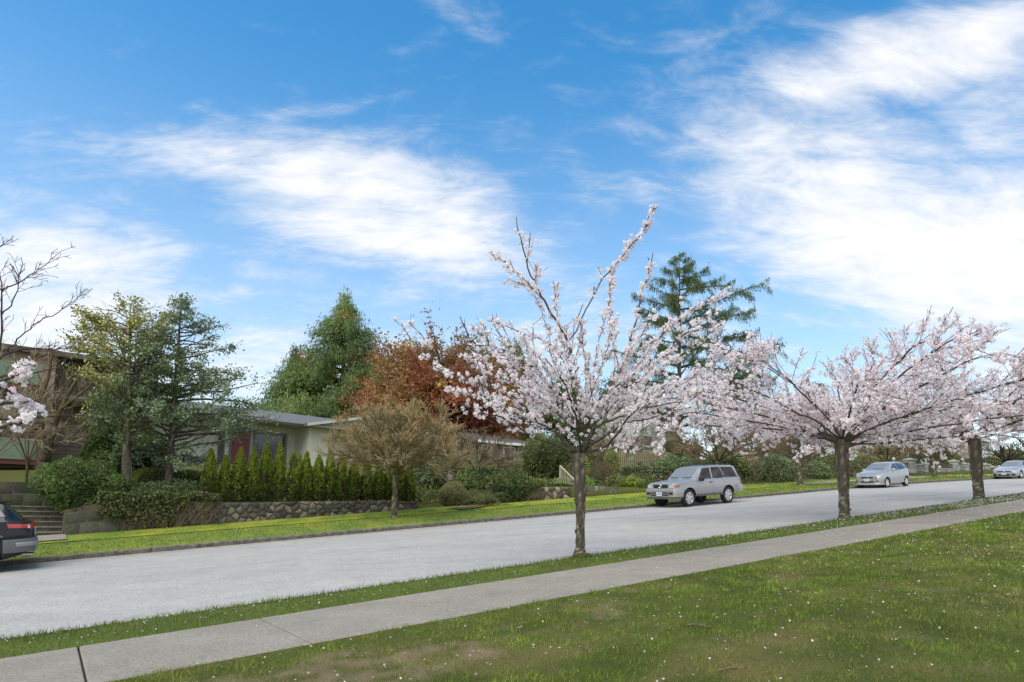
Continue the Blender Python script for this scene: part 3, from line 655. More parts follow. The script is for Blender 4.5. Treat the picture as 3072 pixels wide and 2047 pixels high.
# steps up from the old path, left
M_STEP = plain("mossy_step_concrete", (.075, .075, .055), .92, spec=.15, noise=(6, .55, 1.6), bump=(40, .6, .01))
M_TREAD = plain("worn_step_concrete", (.17, .165, .13), .9, spec=.15, noise=(8, .6, 1.4)); sa, sb = s_at(-130, 25.6), zs0 - .02
st = thing("garden_steps", "flight of dark mossy concrete steps behind the black car", "steps", XYZ(sa, 25.5))
zb0 = float(HZ(.4, 25.4)) - .04
for i in range(6):
    g = G(); ta, tb = 25.45 + i * .33, 28.2; za, zb_ = zb0 + .155 * i - .05, zb0 + .155 * (i + 1)
    c = XYZ((sa + sb) / 2, (ta + tb) / 2, (za + zb_ - .035) / 2); g.box(c, (sb - sa - .004 * i, tb - ta, zb_ - za - .035), frame(HD)); g.build("riser", M_STEP, st)
    c = XYZ((sa + sb) / 2, ta + .16, zb_ - .0175); G().box(c, (sb - sa - .006, .37, .034), frame(HD)).build("tread", M_TREAD, st)
stone_wall("square block retaining wall at the head of the steps", sa, zs0 + .05, 28.2, lambda s: zb0 + .9, lambda s: zb0 + 1.75, .55, 206, [(.085, .085, .055), (.06, .065, .04), (.11, .105, .07)], square=True, jit=.2, bulge=.03)
# security sign on a stake in the ivy
M_BLUE = plain("sign_blue_enamel", (.022, .026, .11), .4); M_WHITE = plain("white_paint", (.78, .78, .76), .5, noise=(12, .88, 1.05))
sg = P3(1033.5, 1091.5, 26.6); so = thing("yard_sign", "small round dark blue sign with a white emblem standing in the ivy", "sign", at(1034, 26.6))
fx, fy = -LA, np.array([0, 0, 1.0])
def disc(g, c, r, n, nrm, th, flat=0):
    nrm = np.asarray(nrm) / np.linalg.norm(nrm); a = np.cross((0, 0, 1), nrm); a /= np.linalg.norm(a); b = np.cross(nrm, a); q = np.arange(n) * 2 * math.pi / n + flat
    ring = np.cos(q)[:, None] * a + np.sin(q)[:, None] * b; V = np.vstack([c + ring * r, c + ring * r + nrm * th]); i = np.arange(n); k = (i + 1) % n
    g.add(V, np.stack([i, k, n + k, n + i], 1)); g.f.setdefault(n, []).append(np.stack([i[::-1], n + i]) + g.n - 2 * n); g.m.setdefault(n, []).append(np.zeros(2))
mr = mpx(sg); G_ = G(); disc(G_, sg, 9.3 * mr, 28, -LA, .02); G_.build("sign_face", M_BLUE, so)
g = G(); g.box(sg - (0, 0, .38), (.04, .04, .7), None); g.build("stake", M_BLUE, so)
g = G(); e = sg - LA * .024
q = np.linspace(0, 2 * math.pi, 29); g.tube(np.array([e + HD * math.cos(k) * 8.2 * mr + fy * math.sin(k) * 8.2 * mr for k in q]), .35 * mr, 5, cap=False); g.build("emblem_ring", M_WHITE, so)
for dx, dz, w, h in ((-1.5, 1.6, 5.5, 1.3), (1.2, 3.4, 4.2, 1.2), (-3.0, -1.0, 1.5, 3.0), (0, -1.2, 1.6, 3.0), (3.0, -1.0, 1.5, 3.0), (.2, -3.8, 7.0, 1.3)): G().box(e + HD * dx * mr + fy * dz * mr, (w * mr, .006, h * mr), frame(HD)).build("emblem_mark", M_WHITE, so)
g = G().box(sg - (0, 0, 12 * mr) - LA * .03, (9 * mr, .012, 2.6 * mr), frame(HD)); g.build("name_strip", M_BLUE, so)


# ------------------------------------------------------------------ houses, fences, stairs
M_STUCCO = plain("pale_green_stucco", (.58, .58, .46), .9, spec=.15, noise=(3, .9, 1.08), bump=(60, .4, .01))
M_TRIMG = plain("grey_green_trim", (.17, .185, .15), .6, noise=(8, .85, 1.1)); M_SOFFIT = plain("soffit_paint", (.42, .42, .32), .8); M_FASC = plain("pale_fascia_paint", (.55, .56, .48), .6, noise=(6, .9, 1.08))
M_ROOF = plain("grey_shingle_roof", (.13, .135, .14), .9, spec=.2, noise=(5, .75, 1.25), bump=(30, .6, .02)); M_GUT = plain("dark_gutter", (.06, .055, .05), .5)
M_DOOR = plain("dark_red_door", (.16, .028, .03), .45, noise=(5, .85, 1.1)); M_GLASS = plain("window_glass", (.03, .035, .04), .06, spec=.8); M_BLIND = plain("window_blinds", (.50, .47, .40), .5, noise=(9, .85, 1.1)); M_BRICK = plain("red_brick", (.28, .10, .06), .85, noise=(14, .6, 1.3))
def hframe(ang):
    hx = np.array([math.sin(ang), math.cos(ang), 0]); hy = np.array([-math.cos(ang), math.sin(ang), 0]); return hx, hy
hx, hy = hframe(math.radians(44))
C0 = P3(705, 1075, 40.0)                                    # front left foot of the gabled wing
def Hp(a, b, z): return C0 + hx * a + hy * b + np.array([0, 0, z])
def hbox(g, a0, a1, b0, b1, z0, z1, mi=0): return g.box(Hp((a0 + a1) / 2, (b0 + b1) / 2, (z0 + z1) / 2), (a1 - a0, b1 - b0, z1 - z0), np.stack([hx, hy, (0, 0, 1)], 1), None, mi)
ho = thing("house", "low pale green stucco house with grey roof and dark red door behind the slim cedars", "house", C0 - (0, 0, .6))
E_ = 2.55                                                    # soffit height
rec, LW = 1.7, -14.0                                         # recess depth, left end
g = G(); hbox(g, 0, 9.5, 0, 9.0, -1.2, E_); hbox(g, LW, 0, rec, 9.0, -1.2, E_); g.build("wall", M_STUCCO, ho)
def window(a0, a1, b, z0, z1, glass, mull=(), parent=None, deep=.05, fr=.09, trim=None):
    w = G(); 
    for q in ((a0, a1, z0, z0 + fr), (a0, a1, z1 - fr, z1), (a0, a0 + fr, z0 + fr, z1 - fr), (a1 - fr, a1, z0 + fr, z1 - fr)): hbox(w, q[0], q[1], b - deep, b + .02, q[2], q[3])
    hbox(w, a0 - .05, a1 + .05, b - deep - .06, b + .01, z0 - .07, z0 - .004)
    for m in mull: hbox(w, m - .04, m + .04, b - deep + .006, b + .015, z0 + fr, z1 - fr)
    wo = w.build("window", trim or M_TRIMG, parent or ho); p = G(); hbox(p, a0 + fr, a1 - fr, b - .018, b - .003, z0 + fr, z1 - fr); p.build("pane", glass, wo); return wo
window(1.4, 5.4, 0, .55, 1.85, M_BLIND, (2.9,)); window(6.3, 8.6, 0, .55, 1.85, M_BLIND, (7.4,))
# door recess: door, sidelight, post
g = G(); hbox(g, -4.1, -2.85, rec - .06, rec - .002, -.05, 2.15); g.build("door_frame", M_TRIMG, ho)
g = G(); hbox(g, -3.98, -2.97, rec - .10, rec - .062, 0, 2.06); d_ = g.build("door", M_DOOR, ho); g = G(); hbox(g, -3.10, -3.04, rec - .14, rec - .102, .95, 1.05); g.build("handle", M_GUT, d_)
window(-2.72, -.55, rec, .30, 2.12, M_GLASS, (), None, .08, .16)
g = G(); hbox(g, -4.42, -4.33, rec - .22, rec - .13, -.5, E_ - .01); g.build("post", M_FASC, ho); g = G(); hbox(g, -4.75, -4.45, rec - .12, rec - .003, -.6, E_ - .02); g.build("shutter", plain("dark_grey_panel", (.06, .065, .06), .6), ho)
window(-13.2, -7.2, rec, .72, 2.02, plain("curtained_window", (.50, .58, .60), .25, noise=(3, .8, 1.1)), (-11.2, -9.2))
g = G(); hbox(g, -5.0, -.3, .0, rec - .01, -.5, -.06); g.build("porch_slab", M_CONC, ho)
for q in ((-4.4, -3.4, -.3), (-1.9, -1.0, -.45)): g = G(); hbox(g, q[0], q[1], -.25, -.004, -1.0, q[2]); g.build("brick_planter", M_BRICK, ho)
g = G(); g.tube([Hp(-1.9, .55, E_ - .001), Hp(-1.9, .55, E_ - .10), Hp(-1.9, .55, E_ - .14)], [.15, .17, .10], 14); g.build("porch_lamp", plain("lamp_glass", (.25, .24, .2), .3), ho)
# roof: long slope over the recess, gable over the right wing
ov = .95; RI = 4.35
def slab(g, pts, th):
    pts = np.array(pts); n = len(pts); nr = np.cross(pts[1] - pts[0], pts[2] - pts[0]); nr /= np.linalg.norm(nr); nr = nr * (1 if nr[2] > 0 else -1); V = np.vstack([pts, pts - nr * th]); i = np.arange(n); k = (i + 1) % n
    g.add(V, np.stack([i, k, n + k, n + i], 1)); g.f.setdefault(n, []).append(np.stack([i, n + i[::-1]]) + g.n - 2 * n); g.m.setdefault(n, []).append(np.zeros(2))
e0 = E_ + .10; g = G(); zr = e0 + 1.15
slab(g, [Hp(LW - ov, -ov * .2, e0), Hp(-.55, -ov * .2, e0), Hp(4.6, RI, zr), Hp(LW - ov, RI, zr)], .12); slab(g, [Hp(LW - ov, RI, zr), Hp(9.5 + ov, RI, zr), Hp(9.5 + ov, 9.9, e0), Hp(LW - ov, 9.9, e0)], .12)
slab(g, [Hp(-.55, -ov, e0 + .012), Hp(4.75, -ov, e0 + 1.162), Hp(4.75, RI + .05, e0 + 1.162), Hp(4.6, RI, e0 + 1.16), Hp(-.55, -.19, e0 + .012)], .11); slab(g, [Hp(4.75, -ov, e0 + 1.162), Hp(10.1, -ov, e0 + .012), Hp(10.1, RI, e0 + .012), Hp(4.75, RI, e0 + 1.162)], .11)
g.build("roof", M_ROOF, ho)
g = G(); hbox(g, LW - ov, -.56, -ov * .2 - .10, -ov * .2 - .003, e0 - .14, e0 - .02); g.build("gutter", M_GUT, ho)
g = G(); hbox(g, LW - .5, -.01, -.15, rec - .004, E_ - .035, E_ - .006); hbox(g, -.5, 9.9, -ov + .04, -.004, E_ - .035, E_ - .006); g.build("soffit", M_SOFFIT, ho)
g = G()
for a0, a1, za, zc in ((-.62, 4.75, e0 - .08, e0 + 1.06), (4.75, 10.15, e0 + 1.06, e0 - .08)):
    m0, m1 = Hp(a0, -ov - .02, za), Hp(a1, -ov - .02, zc); d = m1 - m0; g.box((m0 + m1) / 2, (np.linalg.norm(d), .05, .17), frame(d))
g.build("bargeboard", M_FASC, ho)
g = G()
for i in range(6):                                           # lapped boards of the gable
    z = E_ + .02 + i * .17; h = (z - E_) / 1.15; hbox(g, .15 + h * 4.7, 9.3 - h * 4.6, -.075 + .004 * (i % 2), -.004, z, z + .165)
g.build("gable_boards", plain("cream_gable_boards", (.66, .66, .56), .6, noise=(5, .9, 1.06)), ho)

def simple_house(label, x, t, ang, a0, a1, dep, wallh, rise, zoff, wallm, roofm, wins=(), ov=.6, cat="house", gable_front=False, trim=None):
    """plain far house seen in fragments between the trees"""
    global hx, hy, C0, ho
    keep = (hx, hy, C0, ho); hx, hy = hframe(math.radians(ang)); C0 = at(x, t) + (0, 0, zoff); ho = thing("house", label, cat, C0)
    g = G(); hbox(g, a0, a1, 0, dep, -2.5, wallh); g.build("wall", wallm, ho)
    g = G(); zr = wallh + rise; slab(g, [Hp(a0 - ov, -ov, wallh - .1), Hp(a1 + ov, -ov, wallh - .1), Hp(a1 + ov, dep / 2, zr), Hp(a0 - ov, dep / 2, zr)], .18); slab(g, [Hp(a0 - ov, dep / 2, zr), Hp(a1 + ov, dep / 2, zr), Hp(a1 + ov, dep + ov, wallh - .1), Hp(a0 - ov, dep + ov, wallh - .1)], .18)
    g.build("roof", roofm, ho); g = G(); hbox(g, a0 - ov, a1 + ov, -ov - .09, -ov - .004, wallh - .32, wallh - .12); g.build("fascia", trim or M_WHITE, ho)
    g = G().add([Hp(a0, .02, wallh - .02), Hp(a0, dep - .02, wallh - .02), Hp(a0, dep / 2, zr - .18)], [(0, 1, 2)]); g.build("gable_wall", wallm, ho); g = G().add([Hp(a1, .02, wallh - .02), Hp(a1, dep - .02, wallh - .02), Hp(a1, dep / 2, zr - .18)], [(0, 2, 1)]); g.build("gable_wall", wallm, ho)
    for w in wins: window(*w[:2], 0, *w[2:4], M_GLASS, w[4] if len(w) > 4 else (), ho, .06, .1, trim or M_WHITE)
    r = ho, Hp; o_ = ho; fr_ = (hx, hy, C0); hx, hy, C0, ho = keep; return o_, fr_
M_GREYW = plain("grey_siding", (.22, .20, .18), .8, noise=(4, .8, 1.1)); M_PALEG = plain("pale_green_siding", (.50, .54, .45), .8, noise=(4, .9, 1.06)); M_WHITEW = plain("white_stucco", (.72, .72, .70), .85, noise=(3, .92, 1.04)); M_BROOF = plain("brown_roof", (.13, .10, .085), .9, noise=(6, .7, 1.3))
simple_house("grey low house half hidden by the flowering branches right of the bare mound", 1115, 42, 54, -.5, 3.5, 5, 2.1, .7, -.3, M_GREYW, M_ROOF, ((-.4, .5, .5, 1.7), (1.6, 2.8, .5, 1.7)))
o2, fr2 = simple_house("pale green two storey house glimpsed below the feathery conifer", 1515, 52, 52, -4.5, 4.5, 8, 5.2, 1.6, 1.0, M_PALEG, M_ROOF, ((-3.4, -2.0, 3.3, 4.6), (.6, 2.8, 2.9, 4.9, (1.7,)), (-3, -1.2, .6, 1.9)))
k_ = (hx, hy, C0); hx, hy, C0 = fr2
g = G(); hbox(g, -.6, 4.3, -1.3, -.004, 2.5, 2.66); g.build("balcony", M_WHITE, o2); g = G(); hbox(g, -.6, 4.3, -1.3, -1.25, 3.5, 3.56)
for q in np.arange(-.55, 4.3, .14): hbox(g, q, q + .03, -1.29, -1.26, 2.663, 3.497)
g.build("balcony_railing", M_WHITE, o2); hx, hy, C0 = k_
simple_house("white house with brown roof far behind the hatchback", 2000, 58, 55, -6, 7, 9, 5.4, 2.0, .8, M_WHITEW, M_BROOF, ((-4.5, -3, 3.2, 4.6), (-1, .6, 3.2, 4.6), (2.4, 4.2, 3.2, 4.6), (-4, -2.5, .6, 2)))
simple_house("pale house with grey roof at the top of the street beyond the gate walls", 2240, 52, 56, -5, 9, 9, 4.6, 1.8, 1.2, M_WHITEW, M_ROOF, ((-3, -1.2, 2.8, 4), (1, 3, 2.8, 4), (5, 7, 2.8, 4)))
# brown apartment building at the left edge
M_SIDE = plain("brown_lap_siding", (.15, .115, .085), .8, noise=(4, .75, 1.25)); M_TAN = plain("tan_stucco", (.34, .26, .19), .85, noise=(2, .85, 1.12)); M_GPAN = plain("green_balcony_panel", (.17, .235, .16), .7, noise=(3, .85, 1.12)); M_REDB = plain("dark_red_trim", (.12, .04, .03), .7)
hx, hy = hframe(math.radians(50)); Cq = at(112, 37); C0 = Cq.copy(); ap = ho = thing("apartment_building", "brown sided building with green balcony panels at the left edge behind bare branches", "building", Cq)
topz = hpx(Cq, 803); g = G(); hbox(g, -16, 0, .9, 9, -2, topz); g.build("wall", M_TAN, ap)
g = G(); hbox(g, 0, 4.6, 2.0, 9, -2, topz - .25); g.build("wing_wall", M_SIDE, ap); nb = int((topz + .6) / .2)
g = G()
for i in range(nb): z = -.8 + i * .2; V = [Hp(a, b, c) for a in (0.01, 4.62) for b, c in ((1.998, z), (1.955, z), (1.985, z + .2), (1.998, z + .2))]; g.add(V, [(0, 1, 5, 4), (1, 2, 6, 5), (2, 3, 7, 6), (0, 3, 2, 1), (4, 5, 6, 7)])
g.build("siding", M_SIDE, ap)
g = G(); slab(g, [Hp(-16.5, .6, topz), Hp(5.0, .6, topz), Hp(5.0, 9.5, topz + .3), Hp(-16.5, 9.5, topz + .3)], .14); g.build("roof", M_BROOF, ap); g = G(); hbox(g, -16.5, 5.0, .52, .595, topz - .22, topz + .02); g.build("fascia", plain("weathered_brown_fascia", (.12, .09, .07), .8, noise=(5, .6, 1.4)), ap)
for z in (.35, topz * .36, topz * .67):
    g = G(); hbox(g, -12, -.6, -.5, -.42, z, z + .95); g.build("balcony_panel", M_GPAN, ap); g = G(); hbox(g, -12, -.5, -.45, .89, z - .22, z - .004); g.build("balcony_floor", M_REDB, ap)
    window(-10.5, -7.6, .9, z + .2, z + 1.95, M_GLASS, (-9,), ap); window(-5.6, -2.4, .9, z + .2, z + 1.95, M_GLASS, (-4,), ap)
# picket fence in the right hand garden
M_PICK = plain("weathered_cedar_pickets", (.34, .29, .17), .85, noise=(9, .6, 1.25))
po = thing("picket_fence", "weathered wooden picket fence in the garden behind the hedges", "fence", at(1470, 31.5)); fs = [(s_at(1418, 31.5), s_at(1540, 31.5)), (s_at(1690, 31.5), s_at(1742, 31.5))]
pk = None
for a, b in fs:
    for z in (.35, 1.15):
        m0, m1 = XYZ(a, 31.56) + (0, 0, z), XYZ(b, 31.56) + (0, 0, z); G().box((m0 + m1) / 2, (np.linalg.norm(m1 - m0), .05, .09), frame(m1 - m0)).build("rail", M_PICK, po)
    for s in np.arange(a, b, .19):
        p = XYZ(s, 31.5)
        if pk is None:
            g = G(); h = 1.5; V = [(x, y, z) for y in (-.012, .012) for x, z in ((-.06, .05), (.06, .05), (.06, h - .08), (0, h), (-.06, h - .08))]; g.add(np.array(V) @ frame(HD).T + p, [(i, (i + 1) % 5, 5 + (i + 1) % 5, 5 + i) for i in range(5)])
            g.f[5] = [np.array([[4, 3, 2, 1, 0], [5, 6, 7, 8, 9]])]; g.m[5] = [np.zeros(2)]; pk = g.build("picket", M_PICK, po, org=p)
        else:
            o = pk.copy(); COL.objects.link(o); o.parent = po; o.location = p - TH[po] + np.array([0, 0, RNG.uniform(-.02, .02)])
# stair railing beside the central cherry
M_RAIL = plain("cream_metal_rail", (.55, .50, .36), .5, noise=(14, .6, 1.1)); ra, rb = P3(1287, 1070, 27.6), P3(1321, 1104, 25.75)
ro_ = thing("stair_railing", "cream painted metal handrail sloping down the garden stairs by the cherry trunk", "railing", XYZ(rb @ HD, 25.75))
hgt_ = .95
def barr(g, a, b, w): d = np.asarray(b) - np.asarray(a); up = (0, 0, 1) if abs(d[2]) < .9 * np.linalg.norm(d) else (1, 0, 0); g.box((np.asarray(a) + b) / 2, (np.linalg.norm(d), w, w), frame(d, up)); return g
barr(G(), ra, rb, .055).build("handrail", M_RAIL, ro_); barr(G(), ra - (0, 0, hgt_ - .1), rb - (0, 0, hgt_ - .1), .04).build("bottom_rail", M_RAIL, ro_)
for q in (0, 1): p = ra + (rb - ra) * q; barr(G(), p + (0, 0, .02), p - (0, 0, hgt_ + .35), .06).build("post", M_RAIL, ro_)
for q in np.linspace(0, 1, 11)[1:-1]: p = ra + (rb - ra) * q; barr(G(), p - (0, 0, .03), p - (0, 0, hgt_ - .12), .025).build("baluster", M_RAIL, ro_)
go = thing("garden_stairs", "concrete garden stairs rising between the stone walls behind the cherry trunk", "steps", XYZ(rb @ HD, 25.6))
sg0, sg1 = x1 + .03, y0 - .03
for i in range(5): ta = 25.6 + .32 * i; za = float(zst(sg0)) + .17 * (i + 1); G().box(XYZ((sg0 + sg1) / 2, (ta + 28) / 2, za - .1), (sg1 - sg0 - .004 * i, 28 - ta, .2), frame(HD)).build("step", M_STEP, go)

# ------------------------------------------------------------------ stone gate walls on the right
M_BLK = vcol("rough_granite_block", .85, .25, 0, (7, .65, 1.3), (18, .8, .03)); M_IRON = plain("black_iron", (.012, .012, .013), .45); M_CAP = plain("stone_cap", (.36, .36, .34), .8, noise=(9, .75, 1.15))
def pillar(label, x, yt, t, w, finial=None):
    b = at(x, t); H = hpx(b, yt); o = thing("gate_pillar", label, "pillar", b, "stone gate pillars"); rng = np.random.default_rng(int(x)); n = max(3, int((H - .25) / .3)); hh = (H - .22) / n; Mx = frame(HD)
    for i in range(n):
        for k in ((-1, 1) if i % 2 else (0,)):
            ww = w if k == 0 else w / 2 - .006; g = G(); c = b + HD * (k * w / 4) + (0, 0, hh * (i + .5)); dz = rng.uniform(.0, .02); g.box(c - LA * dz, (ww - .01, w, hh - .014), Mx, np.array((.34, .345, .33)) * rng.uniform(.75, 1.15)); g.build("block", M_BLK, o)
    G().box(b + (0, 0, H - .15), (w + .16, w + .16, .13), Mx).build("cap", M_CAP, o); g = G(); g.tube([b + (0, 0, H - .084), b + (0, 0, H - .02)], [w * .62, w * .3], 4); g.build("cap_top", M_CAP, o)
    if finial:
        g = G(); z = H - .03; g.tube([b + (0, 0, z), b + (0, 0, z + .1), b + (0, 0, z + .18), b + (0, 0, z + .30), b + (0, 0, z + .42), b + (0, 0, z + .48)], [.08, .05, .12, .16, .12, .03] if finial == "ball" else [.05, .05, .13, .12, .15, .03], 10 if finial == "ball" else 4); g.build("finial", M_CAP if finial == "ball" else M_IRON, o, smooth=finial == "ball")
    return b, H
def panel(label, xa, xb, t, hw, hf):
    a, b = s_at(xa, t), s_at(xb, t); o = stone_wall(label, a, b, t - .14, lambda s: float(HZ(s, 25.4)) - .05, lambda s: float(HZ(s, 25.4)) + hw, .55, int(xa), [(.30, .30, .285), (.25, .25, .24), (.36, .355, .34)], "low stone walls of the gate", .035, square=True, jit=.25, thick=.3, mortar=(.2, .2, .19))
    n = 6; m0, m1 = XYZ(a, t) + 0, XYZ(b, t) + 0; z0 = float(HZ(a, 25.4)) + hw; z1 = float(HZ(b, 25.4)) + hw; m0[2], m1[2] = z0, z1
    d = m1 - m0; G().box((m0 + m1) / 2 + (0, 0, .03), (np.linalg.norm(d), .42, .07), frame(d)).build("coping", M_CAP, o)
    if hf:
        g = G(); g.box((m0 + m1) / 2 + (0, 0, .12), (np.linalg.norm(d), .03, .04), frame(d)); g.box((m0 + m1) / 2 + (0, 0, hf), (np.linalg.norm(d), .03, .05), frame(d))
        k = int(np.linalg.norm(d) / .13)
        for q in (np.arange(k) + .5) / k: p = m0 + d * q; g.box(p + (0, 0, .07 + hf / 2), (.022, .022, hf - .02), None)
        g.build("iron_fence", M_IRON, o)
pillar("tall stone pillar just right of the hatchback roof", 2092, 1052, 25.9, .62); pillar("stone pillar left of the iron gate, behind the slim street tree", 2122, 1062, 25.9, .55); pillar("stone pillar right of the iron gate slope", 2192, 1056, 25.9, .55, None); pillar("stone pillar hidden half by the right cherry trunk", 2215, 1062, 25.9, .55)
pillar("stone pillar with black lantern finial right of the right cherry trunk", 2262, 1064, 25.9, .75, "lantern"); pillar("last stone pillar with black lantern finial before the far car", 2279, 1070, 25.9, .75, "lantern"); pillar("pillar with round ball finial behind the hatchback", 2054, 1062, 27.4, .5, "ball")
panel("stone wall with iron fence between the first two gate pillars", 2096, 2119, 25.9, .95, .95); panel("stone wall with iron fence between the two right hand pillars", 2195, 2212, 25.9, .85, .8); panel("low sloping stone wall beside the iron gate", 2149, 2189, 25.9, .55, .45); panel("plain stone wall section before the lantern pillars", 2218, 2257, 25.9, .9, .6)
panel("grey stone wall behind the rear of the hatchback", 2062, 2089, 26.1, 1.15, 0)
ga_, gb_ = s_at(2126, 25.9), s_at(2147, 25.9); g = G(); m0, m1 = XYZ(ga_, 25.9), XYZ(gb_, 25.9); m0[2] = float(HZ(ga_, 25.4)); m1[2] = float(HZ(gb_, 25.4)); d = m1 - m0; go_ = thing("iron_gate", "black iron gate between the stone pillars behind the slim street tree", "gate", m0)
for z in (.2, 1.35): G().box((m0 + m1) / 2 + (0, 0, z), (np.linalg.norm(d), .04, .05), frame(d)).build("rail", M_IRON, go_)
k = int(np.linalg.norm(d) / .16)
for q in (np.arange(k) + .5) / k: G().box(m0 + d * q + (0, 0, .8), (.03, .03, 1.35), None).build("bar", M_IRON, go_)

# --- the cherry in the middle: limbs read from the photograph, given depth of their own
b1 = at(1333, 10.05); sc1 = mpx(b1)
def lim(dep, *pts):
    n = len(pts); out = []
    for i, (x, y) in enumerate(pts):
        r = ray(x, y); q = (b1 @ CF) + dep * (i / max(1, n - 1)) ** 1.2; out.append(r * q)
    return out
top1 = lim(0, (1328, 1040))[0]
L1 = [(lim(.35, (1330, 1045), (1363, 1009), (1360, 932), (1338, 873), (1308, 782), (1254, 694), (1224, 643), (1195, 525)), .075, .009),
      (lim(.5, (1254, 694), (1190, 625), (1135, 577)), .016, .006), (lim(-.5, (1308, 782), (1371, 653), (1417, 592), (1450, 540), (1480, 492)), .024, .006),
      (lim(-.8, (1360, 950), (1422, 855), (1430, 829), (1451, 716), (1488, 569)), .04, .007), (lim(.9, (1430, 829), (1510, 778), (1598, 712), (1693, 668)), .03, .007),
      (lim(-1.2, (1335, 1040), (1363, 1001), (1426, 972), (1488, 939), (1585, 925)), .05, .008), (lim(.5, (1325, 1040), (1268, 987), (1217, 950), (1144, 895), (1045, 826), (965, 822)), .06, .008),
      (lim(-1.3, (1360, 943), (1290, 899), (1239, 848), (1150, 800), (1075, 800)), .04, .007), (lim(-1.9, (1320, 1040), (1230, 1010), (1140, 960), (1070, 945)), .045, .007),
      (lim(.8, (1315, 860), (1264, 800), (1200, 770), (1115, 742)), .025, .006), (lim(2.2, (1330, 1040), (1350, 980), (1390, 900), (1420, 840)), .045, .007),
      (lim(2.6, (1325, 1040), (1280, 985), (1230, 930), (1190, 880)), .045, .007), (lim(-2.6, (1335, 1040), (1345, 985), (1330, 900), (1290, 840)), .045, .007),
      (lim(1.5, (1345, 1035), (1420, 985), (1510, 920), (1590, 850)), .045, .007), (lim(-2.3, (1340, 1040), (1400, 1000), (1460, 930), (1520, 880)), .045, .007), (lim(.6, (1422, 855), (1400, 760), (1398, 650)), .02, .006), (lim(-1.0, (1400, 900), (1490, 830), (1560, 770), (1610, 755)), .03, .007),
      (lim(-.4, (1217, 950), (1120, 930), (1060, 965)), .025, .006), (lim(.2, (1144, 895), (1080, 870), (1020, 870)), .022, .006), (lim(-.6, (1100, 860), (1010, 830), (945, 815)), .02, .006), (lim(.9, (1239, 848), (1150, 830), (1060, 830)), .025, .006), (lim(-1.6, (1268, 987), (1170, 950), (1090, 910)), .03, .006), (lim(1.0, (1426, 972), (1520, 955), (1600, 905)), .025, .006)]
rf = np.random.default_rng(77)
for a_ in np.linspace(-76, 76, 19):                                  # fan of fine flowering shoots
    a_ = math.radians(a_ + rf.uniform(-3, 3)); l_ = rf.uniform(170, 300) * (1 - .15 * abs(a_)); q_ = rf.uniform(.25, .5); cx, cy = 1340 + 60 * math.sin(a_) * 2, 930 - 40 * math.cos(a_)
    ex, ey = 1345 + (l_ + 90) * math.sin(a_) * 1.12, 950 - (l_ + 60) * math.cos(a_); L1.append((lim(rf.uniform(-1.8, 1.8), (1340, 1000), (cx, cy), ((cx + ex) / 2 + rf.uniform(-12, 12), (cy + ey) / 2 + 8), (ex, ey)), .016, .004))
cherry("blossoming cherry tree with a lichened trunk and long upright shoots, nearest to the camera", b1, [b1, b1 + (top1 - b1) * .55 + (.03, 0, 0), top1], .092, [(p_, r_ * .6, q_) + ((1,) if i_ in (1, 2, 3, 4, 9, 15) or i_ > 22 else ()) for i_, (p_, r_, q_) in enumerate(L1)], 11, 1.0, .052, .019, 20, (7, .4, 1.25), (3, .15, .42), .40, tipgap=.14, fall=.65, flarek=1.6, topk=1.5)
b2 = at(1941, 10.45); tp2 = P3(1934, 1010, 10.45); rg = np.random.default_rng(22)
cherry("blossoming cherry tree with broad spreading crown, the middle trunk of the three on the verge", b2, [b2, b2 + (tp2 - b2) * .5, tp2], .15, vase(rg, tp2, 6.1, 2.8, 26, .35, 0, .038), 23, 1.0, .066, .025, 13, (13, .5, 1.5), (4, .2, .55), .27, tipgap=.145, flarek=1.25, topk=1.3, pal=PINK2, supk=.12)
b3 = at(2250, 10.35); tp3 = P3(2238, 1000, 10.35)
cherry("blossoming cherry tree at the right end of the row, crown cut by the picture edge", b3, [b3, b3 + (tp3 - b3) * .5, tp3], .185, vase(rg, tp3, 6.2, 3.3, 26, .35, 1, .044), 33, 1.0, .072, .029, 12, (13, .5, 1.5), (4, .2, .55), .27, tipgap=.155, flarek=1.25, topk=1.25, pal=PINK2, supk=.12)
b4 = XYZ(42.5, 10.3); tp4 = b4 + (0, 0, 2.4)
cherry("far cherry tree mostly beyond the right edge, blossom overlapping its neighbour", b4, [b4, b4 + (0, 0, 1.2), tp4], .2, vase(rg, tp4, 4.3, 3.6, 12, .4, 2, .09), 43, .9, .08, .036, 8, (8, .5, 1.4), (2, .2, .5), .3)
# cherry whose trunk stands beyond the left edge, three flowering boughs reach in
b0 = XYZ(-5.0, 10.4)
rg0 = np.random.default_rng(5); tp0 = b0 + (0, 0, 2.0); T0 = float(b0 @ LA)
l0 = [([tp0, tp0 + (P3(20, 905, 9.8) - tp0) * .6, P3(20, 905, 9.8), P3(84, 878, 9.8)], .05, .008), ([tp0, tp0 + (P3(20, 952, 10.0) - tp0) * .6, P3(20, 945, 10.0), P3(92, 938, 10.0)], .045, .008),
      ([tp0, tp0 + (P3(5, 990, 9.6) - tp0) * .6, P3(5, 990, 9.6), P3(76, 962, 9.6)], .045, .008), ([tp0, P3(-60, 990, 10.2), P3(20, 975, 10.2), P3(110, 958, 10.2)], .03, .005)]
cherry("white flowering cherry boughs reaching in at the left picture edge", b0, [b0, b0 + (0, 0, 1.0), tp0], .17, l0[:3], 6, 1.25, .05, .02, 16, (7, .06, .2), (2, .05, .12), .05)

